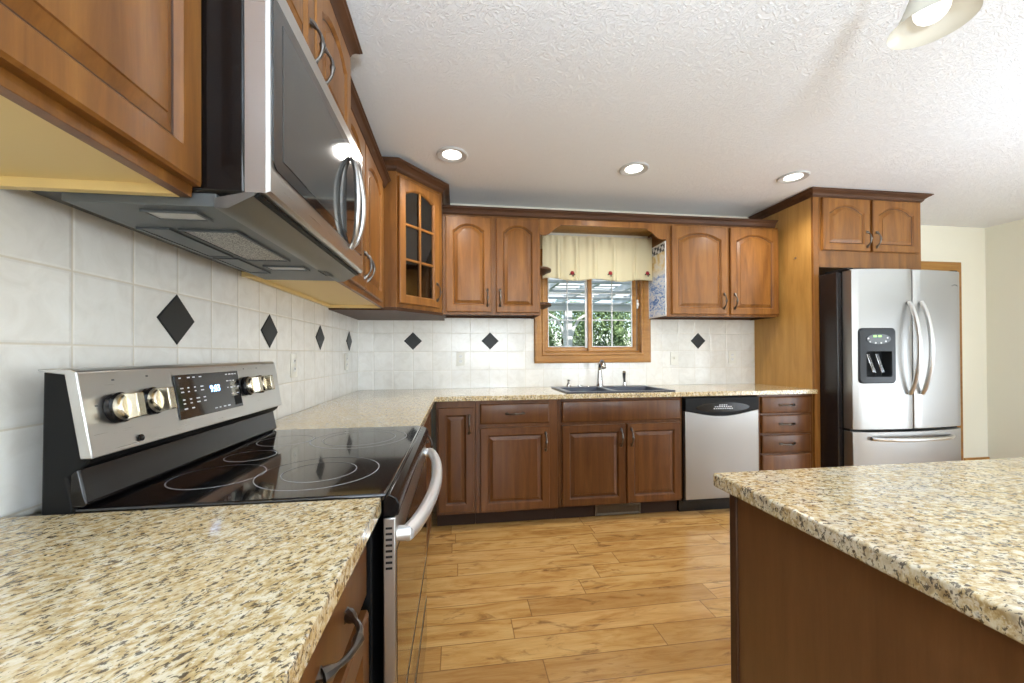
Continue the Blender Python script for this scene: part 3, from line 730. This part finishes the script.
# oven door, side flange, drawer
od = MB(); od.box(.006, RW-.006, ry(-.126), ry(-.152), .275, .868)
odo = od.build('oven_door', 'steel', rg, bev=.003)
box('oven_window', 'glassblack', .012, RW-.012, ry(-.1245), ry(-.128), .43, .80, odo, bev=.001)
mb = MB()
for k in range(8): mb.box(.0045, .0065, ry(-.133), ry(-.146), .845-k*.0115, .849-k*.0115)
mb.build('vent_slots', 'dark', odo)
M['handlesteel'] = mat('satin_bright_steel', (.8,.8,.8), .38, .85)
hn = MB(); pts = []; 
for k in range(19):
    t = k/18*2-1; pts.append((RW/2+t*.345, ry(-.126)-.018-.042*(1-t*t)**.8, .822))
hn.tube(pts, .0165, 14)
for sg in (-1, 1): hn.tube([(RW/2+sg*.342, ry(-.126)+.0, .822), (RW/2+sg*.342, ry(-.126)-.026, .822)], .0155, 12)
hn = hn.build('handle', 'handlesteel', odo); hn['label'] = 'curved bright steel bar handle'
dr = box('storage_drawer', 'steel', .006, RW-.006, ry(-.126), ry(-.171), .085, .262, rg, bev=.003)
box('lower_glass', 'glassblack', .012, RW-.012, ry(-.1245), ry(-.128), .283, .41, odo, bev=.001)
box('drawer_glass', 'glassblack', .012, RW-.012, ry(-.1245), ry(-.128), .095, .25, dr, bev=.001)

# ------------------------------------------------------------------ microwave
mw = thing('microwave', 'over-the-range stainless microwave with curved split handle', 'microwave', (-.40, .803, 1.475), LROT)
def my(X): return -.40-X
MWW = .757; mz = lambda z: z-1.475
box('body', 'black', 0, MWW, my(-.398), my(-.79), mz(1.502), mz(1.950), mw, bev=.006)
# door shell: steel front with window, angled ends
x0, x1 = 0, MWW-.012
mb = MB(); Z0, Z1 = mz(1.506), mz(1.950); xd = .585
def rect(i, X, a=x0, b=x1): return [(a+i, my(X), Z0+i), (b-i, my(X), Z0+i), (b-i, my(X), Z1-i), (a+i, my(X), Z1-i)]
mb.loft([rect(0, -.399), rect(0, -.362), rect(.004, -.358), rect(.006, -.356)]); dm = mb.build('door', 'steel', mw, smooth=30)
mb = MB(); wp = []
wx0, wx1, wz0, wz1 = .014, .722, mz(1.562), mz(1.902); rr = .02
for (cx, cz, a0) in ((wx1-rr, wz0+rr, -90), (wx1-rr, wz1-rr, 0), (wx0+rr, wz1-rr, 90), (wx0+rr, wz0+rr, 180)):
    for k in range(6): a = R(a0+k*18); wp.append((cx+rr*math.cos(a), cz+rr*math.sin(a)))
mb.prism(wp, my(-.3535), my(-.357), 'y'); mb.build('door_glass', 'glassblack', dm)
M['mwglass'] = mat('grey_screened_glass', (.06,.06,.057), .06, spec=.4)
mb = MB(); wp2 = [(.055, mz(1.592)), (.52, mz(1.592)), (.52, mz(1.872)), (.055, mz(1.872))]; mb.prism(wp2, my(-.3525), my(-.3538), 'y'); mb.build('door_screen', 'mwglass', dm)
for n_, sg in ((0, -1), (1, 1)):
    pts = []; 
    for k in range(15):
        t = k/14*2-1; c_ = (1-t*t)
        pts.append((.558+sg*.036*c_**.8, my(-.356)-.006-.030*c_**.6, mz(1.700)+t*.150))
    o = MB().tube(pts, [.007+.003*(1-(k/7-1)**2) for k in range(15)], 8).build('handle', 'steel', dm)
M['lipsteel'] = mat('dark_steel', (.22,.22,.215), .35, .9)
# hood bottom: sloped steel lip and grey base plate
lip = [(my(-.378), mz(1.5055)), (my(-.384), mz(1.499)), (my(-.428), mz(1.474)), (my(-.452), mz(1.474)), (my(-.452), mz(1.492)), (my(-.398), mz(1.5055))]
MB().prism(lip, 0, MWW, 'x').build('hood_lip', 'lipsteel', mw)
box('shadow_gap', 'blackmat', .002, MWW-.002, my(-.374), my(-.399), mz(1.4985), mz(1.5065), mw)
box('base_plate', 'greypaint', .003, MWW-.003, my(-.450), my(-.705), mz(1.476), mz(1.5015), mw, bev=.002)
def recess(name, m, ya, yb, Xa, Xb, lift=0):
    a, b = ya-.803, yb-.803; f = MB()
    for (p, q, r_, s_) in ((a, b, Xa, Xa-.006), (a, b, Xb+.006, Xb), (a, a+.006, Xa, Xb), (b-.006, b, Xa, Xb)): f.box(p, q, my(r_), my(s_), -.0035, .001)
    o = f.build(name, 'greypaint', mw, bev=.001); box('insert', m, a+.006, b-.006, my(Xa-.006), my(Xb+.006), -.0012, .001, o); return o
recess('grease_filter', 'mesh', .955, 1.235, -.50+.01, -.61)
recess('grease_filter', 'mesh', 1.255, 1.39, -.49, -.61) if False else None
M['lens'] = mat('lamp_lens_off', (.6,.6,.6), .25)
recess('cooktop_light', 'lens', .835, .885, -.50, -.60)
recess('cooktop_light', 'lens', 1.31, 1.365, -.48, -.60)
recess('access_panel', 'greypaint', .95, 1.20, -.625, -.69)
recess('access_panel', 'greypaint', 1.22, 1.42, -.625, -.69)
for k in range(4): box('button', 'blackmat', 1.37-.803+k*.022, 1.37-.803+k*.022+.014, my(-.43), my(-.458), -.001, .003, mw)
mb = MB()
for k in range(16): mb.box(.04+k*.042, .04+k*.042+.03, my(-.4), my(-.45), mz(1.9495), mz(1.951))
mb.build('top_vent', 'blackmat', mw)

# ------------------------------------------------------------------ refrigerator
fr = thing('refrigerator', 'stainless french-door refrigerator with black sides and water dispenser', 'refrigerator', (3.283, 2.55, 0))
hw = .478; f0 = -.080; bulge = .042          # local y of the door front at the ends (world 2.47)
box('body', 'fridgeside', -.501, .486, .0, .695, .03, 1.795, fr, bev=.006)
def dplan(a, b, y_back=-.004):
    n = 14; pts = []
    for k in range(n+1):
        x = a+(b-a)*k/n; y = f0-bulge*(1-(x/hw)**2)
        e = min(x-a, b-x); y += .010*max(0, 1-e/.012)**2
        pts.append((x, y))
    return pts+[(b, y_back), (a, y_back)]
def fdoor(name, a, b, z0, z1):
    return MB().prism(dplan(a, b), z0, z1).build(name, 'steelv', fr, bev=.004)
dl = fdoor('door', -.462, -.004, .640, 1.800); drr = fdoor('door', .004, hw, .640, 1.800); fz = fdoor('freezer_drawer', -.462, hw, .085, .622)
box('gasket', 'blackmat', -.457, hw-.005, -.05, .001, .05, 1.79, fr)
box('toe_grille', 'blackmat', -hw+.01, hw-.01, -.02, .06, 0, .075, fr)
dl_cut = None
for sx in (-1, 1): box('hinge_cover', 'blackmat', sx*hw-.05*(sx > 0), sx*hw+.05*(sx < 0), -.06, .12, 1.796, 1.815, fr, bev=.005)
def fy(x): return f0-bulge*(1-(x/hw)**2)
for sx, par in ((-1, dl), (1, drr)):
    pts = []; rd = []
    for k in range(21):
        t = k/20*2-1; pts.append((sx*.052, fy(.05)-.010-.062*(1-t*t)**.85, 1.228+t*.335)); rd.append(.013+.003*(1-t*t))
    MB().tube(pts, rd, 10).build('handle', 'steel', par)
pts = []; rd = []
for k in range(21):
    t = k/20*2-1; x = t*.345; pts.append((x, fy(x)-.008-.048*(1-t**4), .575)); rd.append(.014)
MB().tube(pts, rd, 10).build('handle', 'steel', fz)
# dispenser
def cut(o, cutter):
    md = o.modifiers.new('cut', 'BOOLEAN'); md.object = cutter; md.solver = 'EXACT'
    bv = o.modifiers.get('bevel')
    if bv: o.modifiers.remove(bv)
    bpy.context.view_layer.update()
    me = bpy.data.meshes.new_from_object(o.evaluated_get(bpy.context.evaluated_depsgraph_get()))
    o.modifiers.clear(); o.data = me; bpy.data.objects.remove(cutter)
    for p in me.polygons: p.use_smooth = True
    me.set_sharp_from_angle(angle=R(35))
    b_ = o.modifiers.new('bevel', 'BEVEL'); b_.width = .002; b_.segments = 2; b_.limit_method = 'ANGLE'; b_.angle_limit = R(40)
cut(dl, box('cutter', 'dark', -.415, -.175, -.2, -.03, .99, 1.36, fr))
dx0, dx1 = -.430, -.160
def disp_poly(a, b, c, d_, r):
    p = []
    for (cx, cz, a0) in ((b-r, c+r, -90), (b-r, d_-r, 0), (a+r, d_-r, 90), (a+r, c+r, 180)):
        for k in range(6): an = R(a0+k*18); p.append((cx+r*math.cos(an), cz+r*math.sin(an)))
    return p
ds = bpy.data.objects.new('dispenser', None)
yy = fy(-.30)
o_out = disp_poly(dx0, dx1, .972, 1.372, .028); i_out = disp_poly(dx0+.045, dx1-.035, 1.02, 1.205, .012)
mb = MB()
mk = lambda p, y: [(x, fy(x)+y, z) for x, z in p]
mb.loft([mk(o_out, .02), mk(o_out, -.006), mk(disp_poly(dx0+.006, dx1-.006, .978, 1.366, .024), -.012), mk(i_out, -.014), mk(i_out, .060)], cap0=False, cap1=True)
M['graphite'] = mat('graphite_plastic', (.022,.024,.027), .35, spec=.3)
dsp = mb.build('dispenser', 'graphite', dl, smooth=30)
mb = MB(); ell = [(-.294+.088*math.cos(k*math.pi/16), 1.292+.036*math.sin(k*math.pi/16)) for k in range(32)]
mb.loft([mk(ell, -.012), mk(ell, -.0165)]); mb.build('control_pad', 'greypaint', dsp)
mb = MB()
for x in (-.335, -.30): mb.loft([mk([(x, 1.306), (x+.022, 1.306), (x+.022, 1.318), (x, 1.318)], -.016), mk([(x, 1.306), (x+.022, 1.306), (x+.022, 1.318), (x, 1.318)], -.0175)])
mb.build('indicator_light', 'ledg', dsp, smooth=0)
mb = MB()
for x, z in ((-.372, 1.296), (-.36, 1.272), (-.32, 1.264), (-.28, 1.264), (-.245, 1.275), (-.232, 1.30)):
    c_ = [(x+.006*math.cos(k*math.pi/4), z+.006*math.sin(k*math.pi/4)) for k in range(8)]; mb.loft([mk(c_, -.016), mk(c_, -.0175)])
mb.build('button', 'print', dsp, smooth=0)
for x in (-.335, -.27):
    mb = MB(); mb.loft([[(x-.012, fy(x)+.022, 1.185), (x+.012, fy(x)+.022, 1.185), (x+.012, fy(x)+.028, 1.185), (x-.012, fy(x)+.028, 1.185)], [(x-.004+.02, fy(x)+.004, 1.05), (x+.024+.02, fy(x)+.004, 1.05), (x+.024+.02, fy(x)+.010, 1.05), (x-.004+.02, fy(x)+.010, 1.05)]])
    mb.build('paddle', 'chrome', dsp, bev=.002)
mb = MB(); c_ = [(.40+.030*math.cos(k*math.pi/10), 1.70+.012*math.sin(k*math.pi/10)) for k in range(11)]
mb.tube([(x, fy(x)-.001, z-.012) for x, z in reversed(c_)], .0014, 6); mb.tube([(.385, fy(.385)-.001, 1.692), (.40, fy(.4)-.001, 1.698), (.418, fy(.418)-.001, 1.694)], .0014, 6); mb.build('emblem', 'greypaint', drr)

# ------------------------------------------------------------------ dishwasher
dw = thing('dishwasher', 'stainless dishwasher with black curved console, right of the sink cabinet', 'dishwasher', (1.945, FY, 0))
box('body', 'blackmat', -.30, .30, 0, .57, .10, .872, dw)
pl = [(-.297, .12), (.297, .12), (.297, .770)]+[(.297-.594*k/16, .770-.040*math.sin(k/16*math.pi)**1.3) for k in range(1, 16)]+[(-.297, .770)]
MB().prism(pl, -.030, -.001, 'y').build('door', 'steelv', dw, bev=.003)
pl2 = [(-.297, .868), (-.297, .774)]+[(-.297+.594*k/16, .774-.040*math.sin(k/16*math.pi)**1.3) for k in range(1, 16)]+[(.297, .774), (.297, .868)]
con = MB().prism(list(reversed(pl2)), -.036, -.001, 'y').build('control_console', 'blackmat', dw, bev=.003)
el = [(.215*math.cos(k*math.pi/20), .795+.038*math.sin(k*math.pi/20)*(1 if k < 20 else .95)) for k in range(40)]
mb = MB(); mb.prism(el, -.041, -.036, 'y'); mb.build('oval_panel', 'black', con, bev=.001)
mb = MB(); random.seed(5)
for s_, n_ in ((.812, 4), (.800, 8), (.786, 9)):
    for k in range(n_):
        x = (k-(n_-1)/2)*.018; mb.box(x-.0055, x+.0055, -.0418, -.041, s_-.003, s_+.004)
mb.build('control_markings', 'print', con, smooth=0)
box('toe_kick', 'black', -.298, .298, .06, .10, 0, .10, dw)

# ------------------------------------------------------------------ sink, faucet
sk = thing('sink', 'dark double-bowl drop-in sink under the window', 'sink', (1.185, 2.97, .914))
sx0, sx1, sy0, sy1 = -.415, .415, -.245, .245
xs = [sx0, sx0+.045, -.055, -.015, sx1-.045, sx1]; ys = [sy0, sy0+.035, sy1-.115, sy1]
mb = slab(xs, ys, lambda i, j: j == 1 and i in (1, 3), 0.0003, .010)
mb.build('rim', 'sink', sk, bev=.004, seg=3)
for a, b in ((sx0+.045, -.055), (-.015, sx1-.045)):
    c_, d_ = sy0+.035, sy1-.115; mb = MB()
    q = lambda i, z: [(a+i, c_+i, z), (b-i, c_+i, z), (b-i, d_-i, z), (a+i, d_-i, z)]
    mb.loft([q(0.0, .006), q(.006, -.02), q(.014, -.165), q(.03, -.18), q(.034, -.186), q(.014, -.19), q(-.004, -.1), q(-.006, -.0006), q(-.001, .006)], cap0=False, cap1=False)
    mb.quad(*q(.034, -.186)); bo = mb.build('bowl', 'sink', sk, smooth=50)
    MB().lathe([(.04, -.186), (.04, -.1835), (.03, -.183), (.028, -.185)], 20, Matrix.Translation(((a+b)/2, (c_+d_)/2, 0))).build('drain', 'chrome', bo)
fc = thing('faucet', 'chrome pull-out faucet behind the sink', 'faucet', (1.176, 3.165, .9245))
MB().lathe([(.032, 0), (.032, .006), (.028, .012), (.026, .03), (.023, .07), (.019, .11), (.017, .135)], 24).build('body', 'chrome', fc)
mb = MB(); pts = [(0, 0, .125), (0, -.002, .16), (0, -.012, .19), (0, -.035, .208), (0, -.06, .205), (0, -.082, .185), (0, -.098, .155)]
mb.tube(pts, [.016, .0155, .0155, .016, .018, .02, .02], 14); mb.build('spout', 'chrome', fc)
MB().tube([(0, 0, .135), (.0, .012, .165), (0, .035, .19)], [.010, .007, .006], 10).build('lever', 'chrome', fc)
mb = MB(); mb.prism([(-.115+.0, -.022), (.115, -.022), (.125, 0), (.115, .022), (-.115, .022), (-.125, 0)], 0, .004); mb.build('deck_plate', 'chrome', fc, bev=.002)
sp = thing('side_sprayer', 'chrome side sprayer standing right of the faucet', 'sprayer', (1.395, 3.165, .9245))
MB().lathe([(.023, 0), (.022, .006), (.015, .012), (.0135, .03)], 20).build('base', 'chrome', sp)
mb = MB(); mb.tube([(0, 0, .025), (-.002, 0, .05), (-.005, -.002, .08), (-.008, -.008, .105), (-.011, -.02, .12)], [.010, .0105, .014, .0165, .013], 14); mb.build('spray_head', 'chrome', sp)
sd = thing('soap_dispenser', 'small chrome soap pump at the left of the sink ledge', 'soap dispenser', (.905, 3.165, .9245))
MB().lathe([(.024, 0), (.023, .006), (.014, .014), (.010, .03), (.007, .034), (.007, .05), (.012, .053), (.012, .06)], 20).build('pump', 'chrome', sd)
mb = MB().tube([(0, 0, .056), (0, -.02, .058), (0, -.045, .052)], [.006, .005, .004], 8).build('nozzle', 'chrome', sd)
ca = MB().lathe([(.024, 0), (.024, .004), (.02, .010), (.012, .013)], 24); tag(ca.build('sink_hole_cover', 'chrome'), 'low round chrome cap between soap pump and faucet', 'cap').location = (1.005, 3.165, .9245)

# ------------------------------------------------------------------ valance curtain
vl = thing('valance_curtain', 'short cream pleated valance with three red flower appliques over the window', 'curtain', (1.192, 3.225, 1.826))
mb = MB(); nx, nz = 220, 26; Wv = .975; Hv = .375; vv = []
pl_x = [.135, .30, .465, .64, .83]
random.seed(11); ph = [random.random()*6 for _ in range(6)]
def vsurf(u, v):
    x = -Wv/2+Wv*u; z = Hv*v
    g_ = math.sin(u*95+ph[0])*.5+math.sin(u*61+ph[1])*.4+math.sin(u*151+ph[2])*.25
    y = g_*(.0012+.0055*max(0, v-.62)/.38)+.005*math.sin(u*33+ph[3])*(1-v*.6)
    for p in pl_x:
        d_ = (u-p)
        y += -.014*math.exp(-(d_/.012)**2)*(1-.7*max(0, v-.65)/.35) + (.010*math.exp(-((d_-.018)/.008)**2))*(1-v*.8)
    hem = .010*math.sin(u*15+.5)*(1-v)
    return (x, y, z+hem)
for i in range(nx+1): vv.append([mb.bm.verts.new(vsurf(i/nx, j/nz)) for j in range(nz+1)])
for i in range(nx):
    for j in range(nz): mb.bm.faces.new((vv[i][j], vv[i+1][j], vv[i+1][j+1], vv[i][j+1]))
cl = mb.build('cloth', 'cloth', vl, smooth=80); sdm = cl.modifiers.new('solid', 'SOLIDIFY'); sdm.thickness = .0015
for u in (.262, .607, .955):
    p = Vector(vsurf(u, .17)); p.y -= .006
    mb = MB()
    for k in range(6):
        a = k*math.pi/3; mb.lathe([(.002, -.003), (.0095, 0), (.007, .004), (.001, .006)], 10, Matrix.Translation(p+Vector((.0085*math.cos(a), 0, .0085*math.sin(a)))) @ Matrix.Rotation(R(90), 4, 'X'))
    mb.lathe([(.002, -.003), (.009, 0), (.007, .005), (.001, .008)], 10, Matrix.Translation(p+Vector((0, -.001, 0))) @ Matrix.Rotation(R(90), 4, 'X'))
    fo = mb.build('flower_applique', 'red', vl)
    mb = MB()
    for dx, dz, a in ((-.018, -.012, .6), (.016, -.012, -.6), (.006, -.024, -.2)):
        q = p+Vector((dx, .002, dz)); c_, s_ = math.cos(a), math.sin(a)
        mb.loft([[q+Vector((c_*x-s_*z, yv, s_*x+c_*z)) for x, z in ((-.009, 0), (0, -.006), (.012, 0), (0, .007))] for yv in (0, -.003)])
    mb.build('leaf', 'leafcloth', fo)
rd = thing('curtain_rod', 'thin white curtain rod carrying the cream valance', 'rod', (1.192, 3.250, 2.208))
MB().tube([(-.50, 0, 0), (.50, 0, 0)], .006, 10).build('rod', 'trimwhite', rd)
for sx in (-1, 1): box('bracket', 'trimwhite', sx*.495-.006, sx*.495+.006, 0, .060, -.012, .012, rd)

# ------------------------------------------------------------------ outlets and switches
def outlet(label, x, y, z, rz, sw=False):
    t = thing('wall_outlet' if not sw else 'light_switch', label, 'outlet' if not sw else 'switch', (x, y, z), rz)
    box('cover_plate', 'ivory', -.036, .036, -.006, -.0005, -.058, .058, t, bev=.002)
    if sw: box('toggle', 'ivory', -.006, .006, -.018, -.006, -.004, .014, t, bev=.002)
    else:
        for s_ in (-.02, .02):
            o = MB().prism([(.0155*math.cos(k*math.pi/8), s_+.0135*math.sin(k*math.pi/8)) for k in range(16)], -.008, -.006, 'y').build('socket', 'white', t)
            MB().box(-.0065, -.0045, -.0086, -.008, s_-.002, s_+.007).box(.0045, .0065, -.0086, -.008, s_-.002, s_+.007).build('slot', 'dark', o)
    return t
outlet('ivory outlet on the back wall between two diamond tiles', .02, YB, 1.160, 0)
outlet('ivory outlet under the right upper cabinet', 2.502, YB, 1.160, 0)
outlet('ivory light switch just right of the window, left of the diamond tile', 1.93, YB, 1.150, 0, True)
outlet('ivory outlet on the left wall beyond the range', XL, 2.045, 1.148, LROT)
outlet('ivory outlet on the left wall near the corner', XL, 2.955, 1.148, LROT)

# ------------------------------------------------------------------ island
IX0, IX1, IY0, IY1 = .594, 2.6, -.55, .856
tp = slab([IX0, IX1], [IY0, IY1], lambda i, j: False, .882, .914)
tag(tp.build('island_countertop', 'granite_island', bev=.005, seg=3, loc=((IX0+IX1)/2, .15, .882)), 'pale speckled granite island top with rounded edge, right foreground', 'countertop')
isl = thing('island_cabinet', 'brown wood island base under the granite top', 'cabinet', (1.6, .15, 0))
bx0, bx1, by0, by1 = .618-1.6, 2.55-1.6, -.52-.15, .832-.15
mb = MB().box(bx0+.006, bx1, by0, by1-.006, .0, .881); mb.build('body', 'island', isl)
MB().box(bx0, bx0+.022, by1-.022, by1, 0, .881).build('corner_trim', 'glaze', isl, bev=.003)
MB().box(bx0, bx0+.022, by0, by0+.03, 0, .881).build('corner_trim', 'glaze', isl, bev=.003)
# doors on the far side of the island
for k in range(4):
    a = bx0+.05+k*.465
    dd = MB(); y = by1-.006
    rr_ = lambda i, yy: [(a+i, yy, .12+i), (a+.43-i, yy, .12+i), (a+.43-i, yy, .84-i), (a+i, yy, .84-i)]
    dd.loft([rr_(0, y), rr_(0, y+.016), rr_(.004, y+.02), rr_(.05, y+.02), rr_(.056, y+.01), rr_(.09, y+.017)]); dd.build('door', 'wood_shaded', isl, smooth=30)

# ------------------------------------------------------------------ ceiling lights
def can(x, y, label):
    t = thing('recessed_light', label, 'ceiling light', (x, y, CEIL), 0, 'recessed ceiling lights')
    mb = MB(); mb.lathe([(.098, -.0005), (.098, -.004), (.092, -.010), (.068, -.007), (.056, -.001)], 40, cap0=False, cap1=False); mb.build('trim_ring', 'trimgrey', t)
    mb = MB(); mb.lathe([(.058, -.0030), (.05, -.004), (.02, -.0050), (.001, -.0055)], 32, cap0=False, cap1=False); mb.build('lens', 'lamp', t)
    l = light('SPOT', 'lamp_light', (0, 0, -.02), (0, 0, 0), 22, (1, .96, .9), spot_size=R(150), spot_blend=.7, shadow_soft_size=.06); l.parent = t
    return t
can(-.033, 2.51, 'round recessed light left of the other two, above glass corner cabinet')
can(1.20, 2.545, 'middle round recessed light, above the sink')
can(2.40, 2.52, 'round recessed light nearest the tall refrigerator cabinet')
# ------------------------------------------------------------------ pendant over the island
pd = thing('pendant_lamp', 'hanging lamp with frosted white bell shade at the top right', 'lamp', (1.245, .872, CEIL))
MB().lathe([(.06, 0), (.06, -.012), (.045, -.025), (.01, -.03)], 28).build('canopy', 'pewter', pd)
MB().tube([(0, 0, -.02), (0, 0, -.23)], .006, 10).build('stem', 'pewter', pd)
MB().lathe([(.012, -.22), (.026, -.225), (.030, -.25), (.028, -.27)], 24).build('socket_cup', 'pewter', pd)
zt = 2.062-CEIL; mb = MB()
pf = [(.028, zt+.160), (.032, zt+.135), (.042, zt+.10), (.055, zt+.065), (.070, zt+.03), (.086, zt+.008), (.097, zt)]
SH = .90
mb.lathe([(a_*SH, z_) for a_, z_ in pf+[(.0945, zt+.0015), (.083, zt+.0115), (.067, zt+.034), (.052, zt+.068), (.039, zt+.102), (.029, zt+.135), (.025, zt+.16)]], 48, cap0=False, cap1=False); mb.build('shade', 'shade', pd, smooth=60)
mb = MB(); mb.lathe([(.001, zt+.006)]+[(.037*math.sin(k*math.pi/10), zt+.043-.037*math.cos(k*math.pi/10)) for k in range(1, 9)]+[(.014, zt+.085), (.014, zt+.12)], 28); mb.build('bulb', 'bulb', pd)
l = light('POINT', 'pendant_light', (0, 0, zt-.02), (0,0,0), .12, (1, .97, .94), shadow_soft_size=.05); l.parent = pd

# ------------------------------------------------------------------ outdoors beyond the window
struct(box('ground', 'grass', -20, 25, YB+.15, 30, -.45, -.40))
pc = thing('patio_cover', 'white slatted patio roof on posts, seen through the window', 'patio cover', (2.54, 8.9, -.4))
for k in range(19): box('slat', 'trimwhite', -5.4, 3.5, -5.2+k*.30, -5.07+k*.30, 2.92, 2.95, pc)
for k in range(12): MB().box(-5.2+k*.72, -5.15+k*.72, -5.2, .5, 2.79, 2.92).build('rafter', 'trimwhite', pc)
for k in range(6): MB().box(-5.4, 3.5, -4.6+k*.9, -4.54+k*.9, 2.74, 2.79).build('purlin', 'trimwhite', pc)
box('header_beam', 'trimwhite', -5.4, 3.5, -.08, .08, 2.60, 2.79, pc)
for px in (0, -4.2, 3.2): box('post', 'trimwhite', px-.09, px+.09, -.07, .07, 0, 2.60, pc, bev=.008)
for sg in (-1, 1): MB().tube([(sg*.08, 0, 1.95), (sg*.14, 0, 2.2), (sg*.28, 0, 2.42), (sg*.55, 0, 2.58)], .035, 6).build('brace', 'trimwhite', pc)
def shrub(x, y, r, h, label, seed):
    rn = random.Random(seed); mb = MB()
    t = thing('shrub', label, 'shrub', (x, y, -.4), 0, 'shrubs beyond the window')
    for _ in range(6500):
        th = rn.random()*6.283; zz = rn.random(); rad = r*(1-.55*zz*zz)*(.72+.28*rn.random())*(1+.12*math.sin(th*3+zz*6+seed))
        p = Vector((rad*math.cos(th), rad*math.sin(th), .15+h*zz)); s_ = .05+.035*rn.random()
        a = Vector((rn.uniform(-1, 1), rn.uniform(-1, 1), rn.uniform(-1, 1))).normalized(); b = a.cross(Vector((rn.uniform(-1, 1), rn.uniform(-1, 1), rn.uniform(-1, 1)))).normalized()
        mb.bm.faces.new([mb.bm.verts.new(p+a*s_), mb.bm.verts.new(p+b*s_*.45), mb.bm.verts.new(p-a*s_), mb.bm.verts.new(p-b*s_*.45)])
    me = bpy.data.meshes.new('foliage'); mb.bm.to_mesh(me); mb.bm.free(); me.materials.append(M['leaf'])
    o = bpy.data.objects.new('foliage', me); COL.objects.link(o); o.parent = t
    MB().tube([(0, 0, 0), (.02, 0, h*.4), (0, .02, h*.8)], [.06, .05, .03], 8).build('trunk', 'toe', t)
shrub(1.9, 10.7, 1.0, 2.9, 'green shrub at the left edge of the window', 1)
shrub(4.05, 10.9, 1.0, 2.8, 'green shrub in the middle of the window view', 2)
shrub(6.2, 10.7, 1.0, 3.1, 'green shrub at the right edge of the window', 3)
shrub(3.75, 13.9, 1.35, 3.3, 'taller green shrub standing behind, between the left two', 4)
shrub(6.65, 13.9, 1.35, 3.4, 'taller green shrub standing behind at the right', 5)
# added uplights out of view, put in only to brighten the ceiling
for lx, ly, nm, en in ((.25, -.75, 'unseen white uplight added for the ceiling, close behind the camera, left of the island', 185), (3.15, 1.05, 'unseen white uplight added for the ceiling, between island and refrigerator', 25), (4.7, -.6, 'unseen white uplight added for the ceiling, near the glass door on the right', 120)):
    t = thing('added_floor_lamp', nm, 'lamp', (lx, ly, 0))
    MB().lathe([(.13, 0), (.13, .02), (.02, .035)], 28).build('base', 'trimwhite', t)
    MB().tube([(0, 0, .03), (0, 0, 1.30)], .012, 10).build('pole', 'trimwhite', t)
    MB().lathe([(.02, 1.28), (.08, 1.33), (.14, 1.40), (.135, 1.402), (.075, 1.338), (.01, 1.30)], 28).build('lamp_shade', 'trimwhite', t)
    l = light('SPOT', 'uplight', (0, 0, 1.39), (R(180), 0, 0), en, (.68, .83, 1), spot_size=R(165), spot_blend=.5, shadow_soft_size=.08); l.parent = t
